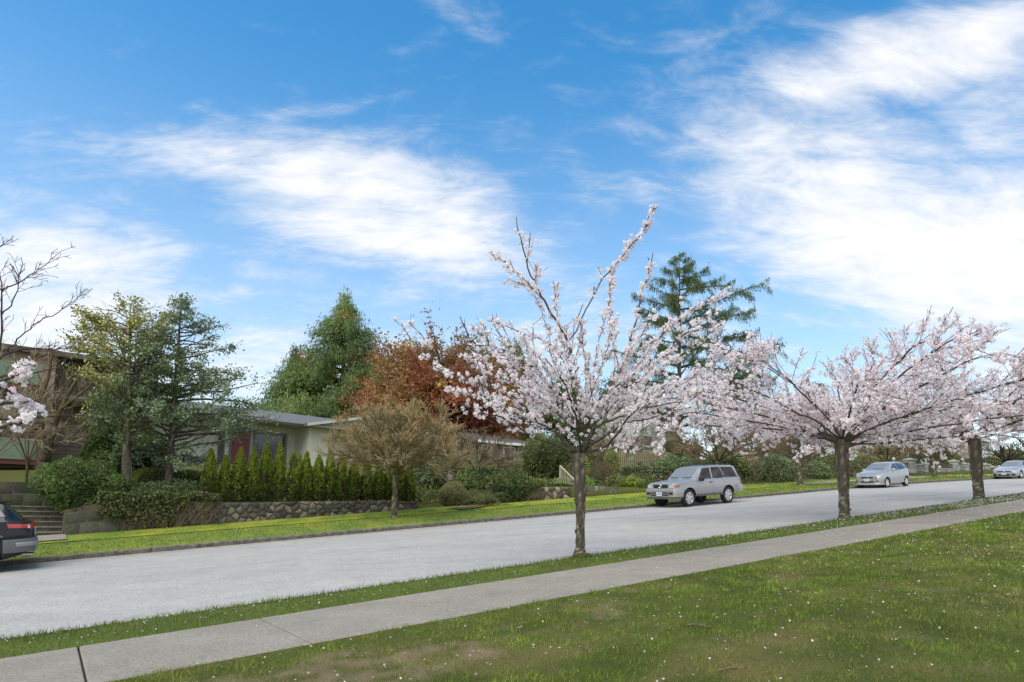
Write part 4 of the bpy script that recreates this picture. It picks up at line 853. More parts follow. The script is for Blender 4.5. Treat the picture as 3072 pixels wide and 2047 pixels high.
# ---- conifers and broadleaf trees behind the houses
GRN = [(.055, .085, .028), (.075, .11, .035), (.045, .07, .022), (.10, .135, .04), (.065, .095, .04)]
def cedar_pal(C, rng):
    n = len(C); k = vn3(C, .35); p = np.asarray([(.05, .085, .03), (.075, .12, .045), (.10, .15, .055), (.135, .18, .06)]); c = p[np.clip((k * 5.5 - .9 + rng.normal(0, .6, n)).astype(int), 0, 3)] * rng.uniform(.8, 1.25, (n, 1))
    br = (vn3(C + 40, .45) > .74); return np.where(br[:, None], c * .4 + np.array([.17, .085, .04]), c)
bc = at(778, 62); hc = hpx(bc, 652)
crown_tree("cedar_tree", "tall dense green cedar with drooping sprays rising behind the low house roof", bc, hc, [(0, 12.0), (.23, 10.2), (.42, 7.6), (.61, 5.0), (.79, 2.6), (.93, .8), (1, .1)], 260, .0, .045, 95000, (.42, .09), cedar_pal, 51, .35, .12, hang=1.1, sub=7, spread=.26, gate=.30, gsc=.7, wob=.08, shoot_up=-.05, subL=.4, group="conifers behind the low green house", gain=1.8, whorls=17)
bc2 = at(664, 63); crown_tree("cedar_tree", "lower cedar forming the left shoulder of the conifer group behind the roof", bc2, hpx(bc2, 790), [(0, 5.4), (.3, 4.4), (.6, 2.5), (.85, .9), (1, .1)], 110, .0, .05, 32000, (.42, .09), cedar_pal, 52, .3, .12, hang=1.0, sub=6, spread=.25, gate=.31, gsc=.7, gain=1.75, group="conifers behind the low green house")
def maple_pal(C, rng):
    n = len(C); z = (C[:, 2] - C[:, 2].min()) / np.ptp(C[:, 2]); k = np.clip(z * 1.5 + (vn3(C, .4) - .5) * 2.2 + rng.normal(0, .15, n), 0, .999)
    p = np.asarray([(.15, .055, .038), (.165, .068, .04), (.175, .08, .042), (.17, .088, .04), (.14, .088, .038)]); c = p[(k * 5).astype(int)] * rng.uniform(.75, 1.3, (n, 1))
    ye = (vn3(C + 9, .5) > .66) & (C @ HD < np.median(C @ HD) - 4); return np.where(ye[:, None], np.array([.24, .19, .05]) * rng.uniform(.8, 1.2, (n, 1)), c)
bm_ = at(1020, 50); hm = hpx(bm_, 815)
crown_tree("maple_tree", "broad red and orange leaved maple behind the bare round tree", bm_, hm, [(0, 6.5), (.25, 8.2), (.5, 8.4), (.75, 7.4), (.9, 5.8), (1, 4.2)], 140, .06, .0, 62000, (.26, .2), maple_pal, 61, .3, .2, hang=.15, sub=7, spread=.3, gate=.27, gsc=.8, shoot_up=.05, subL=.45, bark=(.07, .05, .045), gain=2.0)
bd = at(1560, 44); hdv = hpx(bd, 572)
DEO = [(.04, .065, .03), (.055, .085, .035), (.07, .105, .04), (.035, .055, .03), (.09, .12, .04)]
crown_tree("deodar_cedar", "tall dark feathery conifer with outstretched boughs behind the cherry crowns", bd, hdv, [(0, 7.5), (.3, 9.0), (.5, 8.2), (.7, 6.2), (.85, 3.6), (.95, 1.5), (1, .3)], 64, .40, .035, 60000, (.34, .055), DEO, 71, .3, .15, hang=1.4, sub=9, spread=.12, gate=.0, wob=.06, shoot_up=-.12, subL=.3, tail=.15, asym=(HD[0], HD[1], .28), gain=1.9)
bk = at(1180, 54); crown_tree("fir_tree", "small dark fir top between the red maple and the central cherry", bk, hpx(bk, 775), [(0, 3.4), (.5, 2.6), (.85, 1.3), (1, .2)], 80, .05, .04, 14000, (.34, .1), DEO, 72, .2, .1, hang=.9, sub=5, spread=.2, gate=.2)
for i, (x, yt, t, R, lab) in enumerate([(1300, 865, 52, 3.2, "dark evergreen tree behind the trunk fork of the central cherry"), (1420, 850, 56, 3.4, "dark evergreen filling the gap below the feathery conifer"), (1700, 800, 62, 4.2, "dark green tree behind the middle cherry crown"), (1880, 880, 60, 4.4, "dull green tree showing through the blossom above the hatchback"), (2080, 930, 70, 4.5, "faint olive tree far behind the gate walls")]):
    b = at(x, t); crown_tree("evergreen_tree", lab, b, hpx(b, yt), [(0, R), (.4, R * 1.05), (.75, R * .8), (1, R * .2)], 90, .3, .02, 16000, (.3, .16), DEO if i < 3 else [(.09, .085, .05), (.12, .10, .06), (.08, .09, .04)], 80 + i, .22, .08, hang=.5, sub=5, spread=.3, gate=.2, group="evergreens in the back gardens")

# ---- hollies on the bank above the left wall
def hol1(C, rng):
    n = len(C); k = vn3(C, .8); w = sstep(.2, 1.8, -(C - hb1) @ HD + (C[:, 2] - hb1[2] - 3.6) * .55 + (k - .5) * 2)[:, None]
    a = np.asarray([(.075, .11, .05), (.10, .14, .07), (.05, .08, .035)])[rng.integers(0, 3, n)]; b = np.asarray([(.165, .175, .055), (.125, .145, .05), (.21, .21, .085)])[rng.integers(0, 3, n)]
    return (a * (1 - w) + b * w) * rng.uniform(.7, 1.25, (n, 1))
hb1 = at(287, 27.2); h1 = hpx(hb1, 690)
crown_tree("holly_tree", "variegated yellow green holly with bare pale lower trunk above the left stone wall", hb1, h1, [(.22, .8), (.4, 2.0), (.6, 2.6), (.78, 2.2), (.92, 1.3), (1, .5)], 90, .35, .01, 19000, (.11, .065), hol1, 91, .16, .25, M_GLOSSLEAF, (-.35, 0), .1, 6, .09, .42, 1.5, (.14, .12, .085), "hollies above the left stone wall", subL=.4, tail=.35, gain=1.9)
hb2 = at(384, 27.6); h2 = hpx(hb2, 676)
crown_tree("holly_tree", "dark blue green holly tapering to a loose spire, beside the row of slim cedars", hb2, h2, [(.14, 1.2), (.28, 3.1), (.42, 2.9), (.6, 2.3), (.8, 1.4), (.93, .7), (1, .25)], 100, .22, .01, 27000, (.11, .06), lambda C, rng: np.asarray([(.06, .095, .055), (.085, .125, .08), (.045, .07, .04), (.12, .15, .10)])[rng.integers(0, 4, len(C))] * rng.uniform(.7, 1.25, (len(C), 1)), 92, .15, .16, M_GLOSSLEAF, (0, 0), .15, 6, .09, .38, 1.4, (.10, .085, .065), "hollies above the left stone wall", subL=.4, tail=.35, asym=(HD[0], HD[1], .18), gain=2.2)
# leaning bare stems between the brown building and the holly
lb = at(105, 29); rgl = np.random.default_rng(14); o = thing("bare_tree", "leaning moss covered bare stems in front of the brown siding", "tree", lb)
for j, pts in enumerate(([(105, 1062), (118, 1000), (140, 940), (172, 880), (200, 850)], [(100, 1060), (97, 1000), (92, 930), (112, 860), (120, 800)], [(140, 940), (185, 905), (215, 880)])):
    lp = smooth_path([P3(x, y, 29 - j * .3) for x, y in pts], 6); G().tube(lp, np.linspace(.13, .03, len(lp)) if j < 2 else np.linspace(.05, .02, len(lp)), 8, (.12, .105, .055)).build("stem", M_BARK, o, smooth=True)
    sh = side_shoots(rgl, lp, 12, .3, (.5, 1.3), .7, .25, .12, 4); g = G(); a, b = segs_of(sh + sum([side_shoots(rgl, q, 4, .2, (.2, .5), .7, .2, .2, 3) for q in sh], [])); g.segs(a, b, .011, .007, 3, np.array((.15, .12, .07))); g.build("twigs", M_TWIG, o, kind="stuff")
# ---- bare tree beyond the left edge: only its dark branches reach in
bl = at(-120, 22.6); rgb = np.random.default_rng(15); o = thing("bare_tree", "dark leafless branches reaching in at the upper left picture edge", "tree", bl)
tpb = bl + (0, 0, 2.2); g = G(); trunk_mesh(g, [bl, bl + (0, 0, .1), bl + (0, 0, 1.2), tpb], [.22, .19, .16, .17], (.06, .05, .045), rgb); g.build("trunk", M_BARK, o, smooth=True)
for j, pts in enumerate(([(-60, 900), (-5, 830), (3, 720), (0, 640), (-12, 560)], [(-5, 830), (40, 780), (90, 740), (160, 700), (210, 662)], [(0, 665), (40, 650), (90, 618), (142, 578)], [(-60, 880), (10, 815), (70, 800), (150, 803), (180, 780)], [(-70, 930), (0, 872), (60, 862), (110, 850), (160, 835)], [(3, 725), (35, 680), (52, 590)], [(-60, 960), (20, 965), (130, 955), (232, 958)], [(-70, 640), (-20, 590), (8, 560)])):
    lp = smooth_path([tpb + (0, 0, .2 * j)] * 0 + [P3(x, y, 22.4 - .12 * j) for x, y in pts], 5); lp[1:] += rgb.normal(0, .02, (len(lp) - 1, 3))
    g = G(); lp = np.vstack([tpb, lp]) if pts[0][0] <= -60 else lp; g.tube(lp, np.linspace(.04 if pts[0][0] <= -60 else .022, .007, len(lp)), 6, (.05, .042, .04))
    sh = side_shoots(rgb, lp, 12, .3, (.25, .8), .7, .15, .14, 4); t2 = sum([side_shoots(rgb, q, 3, .2, (.1, .3), .8, .1, .2, 3) for q in sh], []); a, b = segs_of(sh); g.segs(a, b, .008, .005, 3, np.array((.06, .05, .045))); a, b = segs_of(t2); g.segs(a, b, .007, .005, 3, np.array((.07, .055, .05))); g.build("branch", M_TWIG, o)
# tangle of pale thin twigs low at the left edge, over the black car
bt = at(-40, 29.0); bare_tree("bare_shrub", "tangle of pale leafless twigs over the wall behind the dark car", bt, 1.5, .04, 2.7, 3.4, 16, 17, (.20, .16, .11), (.30, .24, .165), 7, 5, 3, .4, None, tr=.009, cat="shrub")

bt2 = at(58, 31.5); bare_tree("bare_shrub", "tall thicket of thin tan twigs before the green balcony panels", bt2, 1.2, .05, 2.6, 3.4, 14, 18, (.16, .13, .085), (.28, .23, .15), 7, 5, 3, .45, None, tr=.007, cat="shrub")
# ---- bare pruned trees
ga = at(905, 23.2); gtop = hpx(ga, 1088); gm = mpx(ga)
bare_tree("bare_tree", "round pruned leafless tree with tan twigs on the verge before the low house", ga, gtop, .105, 160 * gm, 190 * gm * .62, 26, 101, (.115, .105, .045), (.30, .235, .125), n2=11, n3=7, n4=4, zc=.46, tr=.0115, low=-.40)
gb = at(1098, 27.5); gmb = mpx(gb); bare_tree("bare_shrub", "low spreading mound of leafless twigs above the ivy bank", gb, hpx(gb, 1085), .09, 105 * gmb, 105 * gmb * .62, 16, 102, (.10, .09, .05), (.24, .19, .12), 8, 6, 3, .4, tr=.010, cat="shrub")
for i, (x, t, yt, rx, top, lab) in enumerate([(1650, 27.5, 1060, 115, 952, "wide leafless pruned tree rising behind the parked silver suv"), (1838, 23.2, 1052, 95, 960, "leafless pruned tree with slim trunk between the suv and the hatchback"), (2040, 29, 1062, 95, 985, "leafless brown tree behind the silver hatchback"), (2147, 23.3, 1052, 70, 985, "small leafless street tree before the stone gate pillars"), (2312, 27, 1062, 52, 1010, "dark knobbly pruned tree above the far right car"), (1430, 33, 1060, 75, 985, "leafless brown fruit tree in front of the picket fence")]):
    b = at(x, t); m = mpx(b); th = hpx(b, yt); bare_tree("bare_tree", lab, b, th, .16 if i != 4 else .22, rx * m, (hpx(b, top) - th) * .72, 15, 110 + i, (.10, .085, .05) if i != 4 else (.04, .035, .03), (.25, .18, .115) if i != 4 else (.07, .06, .05), 8 if i != 4 else 5, 5, 3 if i != 4 else 1, .4, tr=.013 if i != 4 else .02)

# ------------------------------------------------------------------ slim cedars on the wall
ORD = "first second third fourth fifth sixth seventh eighth ninth tenth eleventh twelfth thirteenth fourteenth fifteenth sixteenth seventeenth".split()
TH_PX = [(478, 1035, 46), (513, 1050, 40), (546, 1032, 48), (577, 1034, 44), (606, 1019, 42), (637, 1020, 40), (672, 1040, 40), (700, 1042, 40), (728, 1048, 42), (755, 1036, 38), (781, 1040, 38), (810, 1052, 40), (840, 1062, 40), (868, 1066, 38), (893, 1062, 38), (915, 1062, 36), (938, 1062, 36)]
for i, (x, yt, w) in enumerate(TH_PX):
    rng = np.random.default_rng(300 + i); b = at(x, 26.25); H = hpx(b, yt); R = w / 2 * mpx(b) * .8; n = 2600
    o = thing("slim_cedar", ORD[i] + " slim clipped cedar from the hollies in the row on the stone wall" + (", forked" if i == 6 else ""), "shrub", b, "row of slim cedars on the stone wall")
    f = rng.random(n) ** .85; a = rng.uniform(0, 6.283, n); pr = np.interp(f, [0, .12, .35, .6, .85, 1], [.8, 1.05, 1, .74, .38, .04]); lump = 1 + .35 * (vnoise(a * 2.2 + i * 9, f * 9) - .5) + .2 * (vnoise(a * 5 + 3, f * 22) - .5)
    rr = R * pr * lump * rng.uniform(.72, 1.06, n); top2 = np.zeros((n, 3))
    if i == 6: m = (f > .55) & (a > 3.14); top2[m] = HD * R * .75 - np.array([0, 0, .12]); top2[(f > .55) & ~m] = -HD * R * .25
    C = b + np.stack([np.cos(a) * rr, np.sin(a) * rr, .05 + f * H], 1) + top2 * (sstep(.5, .8, f))[:, None]
    out = np.stack([np.cos(a), np.sin(a), 0 * a], 1); A = out * .55 + np.array([0, 0, .85]) + rng.normal(0, .35, (n, 3)); A /= np.linalg.norm(A, axis=1)[:, None]; B = np.cross(A, out + rng.normal(0, .6, (n, 3))); B /= np.linalg.norm(B, axis=1)[:, None] + 1e-9
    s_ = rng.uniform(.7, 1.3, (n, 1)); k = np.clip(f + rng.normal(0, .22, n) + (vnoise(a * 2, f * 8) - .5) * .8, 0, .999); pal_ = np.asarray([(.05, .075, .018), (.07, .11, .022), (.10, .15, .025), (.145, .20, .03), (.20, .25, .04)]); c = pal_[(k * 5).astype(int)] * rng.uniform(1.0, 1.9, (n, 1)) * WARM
    if f is not None: c = np.where(((vnoise(a * 1.5 + i * 3, f * 5 + 50) > .80) & (f < .5))[:, None], np.array([.12, .085, .05]) * rng.uniform(.7, 1.3, (n, 1)), c)
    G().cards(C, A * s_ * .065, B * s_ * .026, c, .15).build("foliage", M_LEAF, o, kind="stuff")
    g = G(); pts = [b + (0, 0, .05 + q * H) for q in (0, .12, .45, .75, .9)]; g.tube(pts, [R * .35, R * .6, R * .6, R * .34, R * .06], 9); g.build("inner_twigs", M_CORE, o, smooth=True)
    g = G().tube([b - (0, 0, .05), b + (0, 0, .4)], [.04, .035], 7, (.09, .07, .05)); g.build("trunk", M_BARK, o)

# ------------------------------------------------------------------ shrubs, hedges, ivy, fern
YEW = [(.045, .08, .025), (.065, .11, .03), (.035, .06, .02), (.085, .13, .035)]
LAUR = [(.05, .085, .03), (.07, .115, .04), (.04, .07, .03), (.10, .14, .06)]
IVY = [(.045, .085, .025), (.065, .11, .03), (.035, .06, .02), (.09, .13, .045)]
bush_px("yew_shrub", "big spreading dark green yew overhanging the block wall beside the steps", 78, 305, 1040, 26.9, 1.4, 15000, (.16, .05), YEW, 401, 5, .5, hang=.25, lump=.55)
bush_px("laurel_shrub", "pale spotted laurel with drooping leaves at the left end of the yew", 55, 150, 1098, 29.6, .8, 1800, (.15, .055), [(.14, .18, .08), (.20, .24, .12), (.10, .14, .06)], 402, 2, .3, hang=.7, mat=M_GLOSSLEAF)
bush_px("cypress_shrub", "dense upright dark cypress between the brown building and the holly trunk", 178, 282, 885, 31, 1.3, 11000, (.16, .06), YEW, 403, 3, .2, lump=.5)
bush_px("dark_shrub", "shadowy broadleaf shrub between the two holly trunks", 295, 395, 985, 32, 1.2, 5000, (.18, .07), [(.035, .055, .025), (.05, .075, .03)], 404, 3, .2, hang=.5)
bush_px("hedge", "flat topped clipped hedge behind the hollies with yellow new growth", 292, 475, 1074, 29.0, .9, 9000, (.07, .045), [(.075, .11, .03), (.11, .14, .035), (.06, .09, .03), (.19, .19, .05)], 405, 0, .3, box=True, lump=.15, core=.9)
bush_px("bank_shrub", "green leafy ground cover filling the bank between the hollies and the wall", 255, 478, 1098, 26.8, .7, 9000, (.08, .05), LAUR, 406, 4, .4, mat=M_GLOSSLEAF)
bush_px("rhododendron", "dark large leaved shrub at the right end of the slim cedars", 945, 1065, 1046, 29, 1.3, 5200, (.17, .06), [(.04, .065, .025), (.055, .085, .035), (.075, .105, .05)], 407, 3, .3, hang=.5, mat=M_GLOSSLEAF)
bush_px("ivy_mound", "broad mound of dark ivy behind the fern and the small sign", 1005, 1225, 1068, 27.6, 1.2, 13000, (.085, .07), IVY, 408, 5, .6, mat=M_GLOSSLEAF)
bush_px("juniper_shrub", "feathery grey green shrub with a dry brown patch left of the fern", 988, 1092, 1102, 26.2, .7, 7000, (.14, .025), [(.10, .115, .05), (.13, .14, .06), (.08, .095, .04), (.22, .16, .09)], 409, 3, .4, up=.6, hang=0)
bush_px("pine_shrub", "bushy dark green conifer shrub left of the garden stairs", 1178, 1300, 985, 31, 1.5, 9500, (.17, .05), [(.06, .085, .03), (.085, .115, .035), (.045, .065, .022), (.11, .13, .04)], 410, 4, .2, lump=.55)
bush_px("barberry_shrub", "dark reddish brown twiggy shrub to the right of the cherry trunk", 1345, 1418, 1050, 27.2, .8, 5200, (.07, .035), [(.085, .045, .03), (.11, .06, .04), (.06, .045, .03), (.09, .08, .04)], 411, 3, .3, up=.3)
bush_px("dwarf_conifer", "small upright yellow green conifer behind the brown shrub", 1385, 1425, 1028, 29.5, .7, 3000, (.12, .04), [(.11, .14, .04), (.14, .17, .05), (.08, .11, .035)], 412, 1, .1, up=.6, hang=0)
bush_px("light_shrub", "fresh yellow green shrub behind the trunk of the central cherry", 1312, 1352, 1040, 30, .8, 2500, (.10, .06), [(.13, .17, .04), (.17, .20, .05), (.09, .13, .035)], 413, 1, .1)
bush_px("box_hedge", "low clipped dark hedge before the picket fence", 1424, 1500, 1068, 29.2, .7, 4200, (.07, .05), [(.04, .07, .025), (.06, .095, .03)], 414, 0, .2, box=True, lump=.25, core=.9, mat=M_GLOSSLEAF)
bush_px("laurel_shrub", "tall loose laurel rising left of the parked silver suv", 1470, 1625, 1036, 27.8, 1.3, 9000, (.14, .06), LAUR, 415, 4, .3, mat=M_GLOSSLEAF)
bush_px("ivy_hedge", "ivy covered hedge behind the roof of the silver suv", 1590, 1748, 1030, 29.5, 1.0, 8500, (.13, .09), [(.06, .09, .03), (.09, .13, .045), (.12, .15, .05), (.045, .07, .025)], 416, 3, .3, mat=M_GLOSSLEAF)
bush_px("laurel_shrub", "big rounded glossy laurel on the verge behind the rear of the suv", 1733, 1838, 1042, 26.5, 1.3, 6200, (.17, .065), [(.045, .075, .03), (.065, .10, .04), (.10, .13, .07)], 417, 2, .5, hang=.8, mat=M_GLOSSLEAF)
bush_px("laurel_shrub", "smaller glossy laurel between the slim bare trunk and the middle cherry", 1842, 1905, 1058, 26.8, 1.0, 3000, (.17, .065), [(.045, .075, .03), (.065, .10, .04), (.10, .13, .07)], 418, 2, .4, hang=.8, mat=M_GLOSSLEAF)
bush_px("cypress_hedge", "tall weeping green cypress hedge behind the middle cherry trunk", 1868, 1995, 1018, 30.5, 1.3, 8000, (.26, .06), [(.06, .10, .03), (.085, .13, .035), (.11, .16, .045), (.045, .075, .025)], 419, 4, .5, hang=1.4)
bush_px("cypress_hedge", "dark cypress clump behind the stone pillars of the gate", 2092, 2122, 1030, 31.5, .9, 2600, (.24, .08), YEW, 420, 1, .3)
bush_px("cypress_hedge", "dark square topped cypress between the gate pillar and the right cherry trunk", 2150, 2192, 1030, 31, 1.0, 3200, (.24, .08), [(.06, .085, .025), (.085, .11, .03)], 421, 1, .3, box=True)
bush_px("light_shrub", "yellow green shrub above the far car at the right edge", 2300, 2380, 1034, 30, 1.5, 3200, (.22, .12), [(.12, .17, .05), (.17, .22, .06), (.09, .12, .05)], 422, 3, .3)
bush_px("grey_shrub", "pale green shrub between the gate pillars and the far car", 2255, 2305, 1046, 30, 1.2, 2000, (.2, .12), [(.13, .16, .08), (.17, .19, .10)], 423, 2, .3)
bush_px("dry_bush", "pale leafless bush inside the gate left of the right cherry trunk", 2190, 2222, 1012, 34, 1.2, 2600, (.3, .03), [(.22, .18, .12), (.16, .14, .09)], 424, 2, .2, up=.6, core=0)
for i, (xa, xb, yt, t, lab) in enumerate([(1210, 1335, 1018, 35, "dark mixed hedge above the stairs behind the conifer shrub"), (1325, 1445, 1034, 37, "dark hedge behind the left end of the picket fence"), (1500, 1625, 1004, 37, "tall dull green hedge behind the laurel left of the suv"), (1610, 1755, 1012, 38, "tall dull green hedge behind the bare tree over the suv"), (1730, 1875, 1014, 37, "tall dark hedge behind the rounded laurel"), (1985, 2105, 1016, 40, "olive hedge behind the round ball finial pillar"), (2095, 2240, 1018, 44, "olive hedge inside the gate behind the slim street tree"), (2225, 2420, 1026, 44, "olive hedge behind the lantern pillars at the right edge")]):
    bush_px("garden_hedge", lab, xa, xb, yt, t, 1.6, 6500, (.24, .11), [(.05, .065, .028), (.07, .09, .035), (.09, .085, .045), (.045, .055, .025)] if i < 5 else [(.12, .12, .06), (.15, .135, .075), (.09, .10, .045)], 470 + i, 4, .4, lump=.5, group="hedges in the far gardens")
for i, (x, yt, t, R_, lab) in enumerate([(1780, 930, 78, 5, "brown green tree top behind the middle cherry, left half"), (1990, 945, 80, 5.5, "brown green tree behind the white house"), (2170, 950, 84, 5.5, "brown green tree between the two right cherry crowns"), (2330, 965, 86, 6, "brown green tree at the right edge behind the dark pruned tree"), (2480, 960, 84, 6, "brown green tree just beyond the right edge")]):
    b = at(x, t); crown_tree("background_tree", lab, b, hpx(b, yt), [(0, R_), (.4, R_ * 1.1), (.75, R_ * .8), (1, R_ * .2)], 70, .35, .0, 11000, (.45, .25), [(.13, .105, .07), (.10, .10, .05), (.16, .13, .085), (.08, .085, .04)], 490 + i, .25, .05, hang=.3, sub=5, spread=.45, gate=.2, group="background trees up the hill")
def ground_cover(label, s0, s1, t0, t1, n, size, pal, seed, hgt):
    rng = np.random.default_rng(seed); s_ = rng.uniform(s0, s1, n); t_ = rng.uniform(t0, t1, n); cl = fbm(s_ * .8, t_ * .8, 3); ok = rng.random(n) < .25 + 1.1 * cl; s_, t_, cl = s_[ok], t_[ok], cl[ok]; n = len(s_); P = XYZ(s_, t_); P[:, 2] += hgt * rng.random(n) * (.3 + 1.6 * sstep(.4, .7, cl))
    A = unit(n, rng) + (0, 0, .3); A /= np.linalg.norm(A, axis=1)[:, None]; B = np.cross(A, unit(n, rng)); B /= np.linalg.norm(B, axis=1)[:, None] + 1e-9; z_ = rng.uniform(.6, 1.3, (n, 1)); c = np.asarray(pal)[np.clip((cl * 2 * len(pal) - .4 * len(pal) + rng.normal(0, .7, n)).astype(int), 0, len(pal) - 1)] * rng.uniform(.8, 1.6, (n, 1))
    o = G().cards(P, A * z_ * size[0] / 2, B * z_ * size[1] / 2, np.clip(c, 0, 1), .15).build("ground_cover", M_LEAF, kind="stuff", label=label); o["category"] = "ground cover"
ground_cover("dark ivy and low plants covering the bank around the garden stairs", 12.9, 29, 25.7, 33, 22000, (.15, .10), [(.045, .07, .025), (.065, .10, .03), (.09, .125, .04), (.14, .16, .05)], 71, .35)
ground_cover("low evergreen ground cover under the hedges right of the stairs", 29, 62, 26.2, 36, 20000, (.22, .13), [(.05, .07, .03), (.07, .095, .035), (.10, .11, .045), (.12, .10, .06)], 72, .55)
# climbing and trailing ivy on the left end of the rubble wall
def ivy_patch(label, xa, xb, t, ztop, zbot, n, seed, pal, dry=.25):
    rng = np.random.default_rng(seed); a, b = s_at(xa, t), s_at(xb, t); s = rng.uniform(a, b, n); q = rng.random(n); edge = .12 + 1.15 * vnoise(s * 1.5, s * 0 + seed) ** 1.4 + .5 * vnoise(s * 6, s * 0)
    edge = np.minimum(edge, 2.2 * (s - a) / (b - a) + .5) * np.clip((b - s) / (b - a) * 2.4, .22, 1); z = ztop(s) - q * (ztop(s) - zbot(s)) * np.clip(edge, 0, 1.05); P = XYZ(s, t - np.abs(rng.normal(0, .10, n)) - .05 * (1 - q), z)
    o = thing("ivy", label, "ivy", XYZ((a + b) / 2, t, float(zbot((a + b) / 2)))); A = unit(n, rng) - np.array([0, 0, .7]) - LA * .3; A /= np.linalg.norm(A, axis=1)[:, None]; B = np.cross(A, -LA + rng.normal(0, .4, (n, 3))); B /= np.linalg.norm(B, axis=1)[:, None] + 1e-9; sz = rng.uniform(.6, 1.3, (n, 1))
    c = np.asarray(pal)[rng.integers(0, len(pal), n)] * rng.uniform(.7, 1.3, (n, 1)); c = np.where((rng.random(n) < dry * q)[:, None], np.array([.20, .15, .085]) * rng.uniform(.7, 1.2, (n, 1)), c)
    G().cards(P, A * sz * .05, B * sz * .035, c, .15).build("foliage", M_LEAF, o, kind="stuff")
    k = 150; ss = rng.uniform(a, b, k); L = [np.array([XYZ(x + dx * .15 * rng.normal(), t - .06, ztop(x) - f * (ztop(x) - zbot(x)) * rng.uniform(.9, 1)) for dx, f in ((0, 0), (1, .35), (1, .7), (1, 1))]) for x in ss]; p, q = segs_of(L); G().segs(p, q, .008, .006, 3, np.array((.20, .155, .10))).build("stems", M_TWIG, o, kind="stuff")
ivy_patch("trailing ivy and dry stems hanging over the left half of the rubble wall", 218, 500, 25.36, lambda s: -.02 + .12 * vnoise(np.asarray(s) * 2.5, 0 * np.asarray(s)), lambda s: S(s) + prof(25.4) + .02, 8000, 31, [(.075, .12, .035), (.11, .16, .045), (.055, .09, .03), (.15, .18, .05)], .55)
ivy_patch("dark ivy spilling over the stone wall left of the garden stairs", 1128, 1236, 25.44, lambda s: .82 + 0 * s, lambda s: S(s) + prof(25.4) + .12, 4200, 32, IVY, .08)
# sword fern: every frond an object
fb = at(1118, 24.9); rng = np.random.default_rng(61); fo = thing("sword_fern", "arching green fern at the foot of the stone wall, bare soil before it", "fern", fb)
for i in range(26):
    a = i * 2.4 + rng.uniform(-.2, .2); L = rng.uniform(1.2, 1.75); el = rng.uniform(.5, 1.15); d = np.array([math.cos(a), math.sin(a), 0]); q = np.linspace(0, 1, 13)
    sp = fb + d * (L * q * math.cos(el * .75))[:, None] + np.array([0, 0, 1]) * (L * (math.sin(el) * q - .62 * q ** 2.3))[:, None] + (0, 0, .05); w = np.sin(np.clip(q * 1.02 + .06, 0, 1) * math.pi) ** .7 * .15
    sd = np.cross(d, (0, 0, 1)); g = G(); g.tube(sp, np.linspace(.008, .003, 13), 4, (.12, .12, .05)); C, A, B = [], [], []
    for k in np.linspace(.1, .98, 17):
        p = np.array([np.interp(k, q, sp[:, j]) for j in range(3)]); ww = np.interp(k, q, w)
        for sg_ in (-1, 1): v = sd * sg_ * ww + d * ww * .25 - (0, 0, ww * .15); C.append(p + v * .5); A.append(v * .52); B.append(np.cross(v, (0, 0, 1)) / (np.linalg.norm(v) + 1e-9) * .026 + (0, 0, .004))
    g.cards(C, A, B, np.tile(np.array([[.14, .20, .06]]) * rng.uniform(.7, 1.3), (len(C), 1))); g.build("frond", M_LEAF, fo)
sb_ = at(1075, 24.2); rr = np.linspace(0, 2 * math.pi, 25)[:-1]; g = G(); rad = 1 + .25 * np.sin(rr * 3 + 1) + .15 * np.sin(rr * 5)
V = [XYZ(sb_ @ HD + .95 * r_ * math.cos(a), 24.2 + .42 * r_ * math.sin(a)) + (0, 0, .075) for a, r_ in zip(rr, rad)]; g.add(V + [XYZ(sb_ @ HD, 24.2) + (0, 0, .12)], [(i, (i + 1) % 24, 24) for i in range(24)], (.13, .085, .055)); g.build("soil", M_SOIL, kind="structure", label="patch of bare brown soil in the verge before the fern")
# low perennials in the bed left of the suv, and by the stairs
for i, (xa, xb, yt, t, n, pal, lab) in enumerate([(1408, 1490, 1094, 26.1, 3000, [(.13, .19, .04), (.18, .23, .05), (.09, .14, .035), (.28, .26, .04)], "fresh green perennials with yellow flowers in the bed left of the suv"), (1262, 1296, 1098, 26.4, 900, [(.16, .20, .09), (.12, .17, .06)], "pale leafy perennial beside the foot of the garden stairs"), (1330, 1362, 1094, 26.2, 900, [(.10, .17, .04), (.14, .21, .05)], "bright green clump of leaves at the base of the brown shrub"), (1205, 1262, 1096, 26.8, 1300, [(.17, .20, .05), (.12, .16, .04)], "yellow green low plants on top of the stone wall left of the stairs")]):
    bush_px("perennials", lab, xa, xb, yt, t, .5, n, (.13, .045), pal, 440 + i, 3, .25, up=.7, hang=0, core=.5, cat="plants")

# ------------------------------------------------------------------ cars
def paint(name, col, metal=.75, rough=.32): return plain(name, col, rough, metal, .4, .35)
M_TYRE = plain("tyre_rubber", (.018, .018, .019), .85, noise=(30, .8, 1.2)); M_RIM = plain("alloy_rim", (.62, .62, .62), .3, .8); M_DARK = plain("black_plastic", (.015, .015, .016), .55); M_WELL = plain("wheel_well", (.008, .008, .008), .95)
M_CGLASS = plain("car_window", (.012, .014, .016), .05, spec=.7, coat=.5); M_WSH = plain("windshield_glass", (.17, .18, .185), .10, 0, .6, .3); M_LAMP = plain("lamp_lens", (.55, .56, .55), .12, .2, .8, 1.0); M_RED = plain("red_lamp_lens", (.42, .012, .012), .2, 0, .6, 1.0); M_AMB = plain("amber_lamp_lens", (.42, .13, .06), .2, 0, .6, 1.0); M_CHR = plain("chrome", (.7, .7, .7), .12, 1.0); M_PLATE = plain("licence_plate", (.62, .64, .68), .5); M_PLTX = plain("plate_lettering", (.04, .06, .22), .5); M_GREYP = plain("grey_plastic_cladding", (.10, .105, .11), .6)
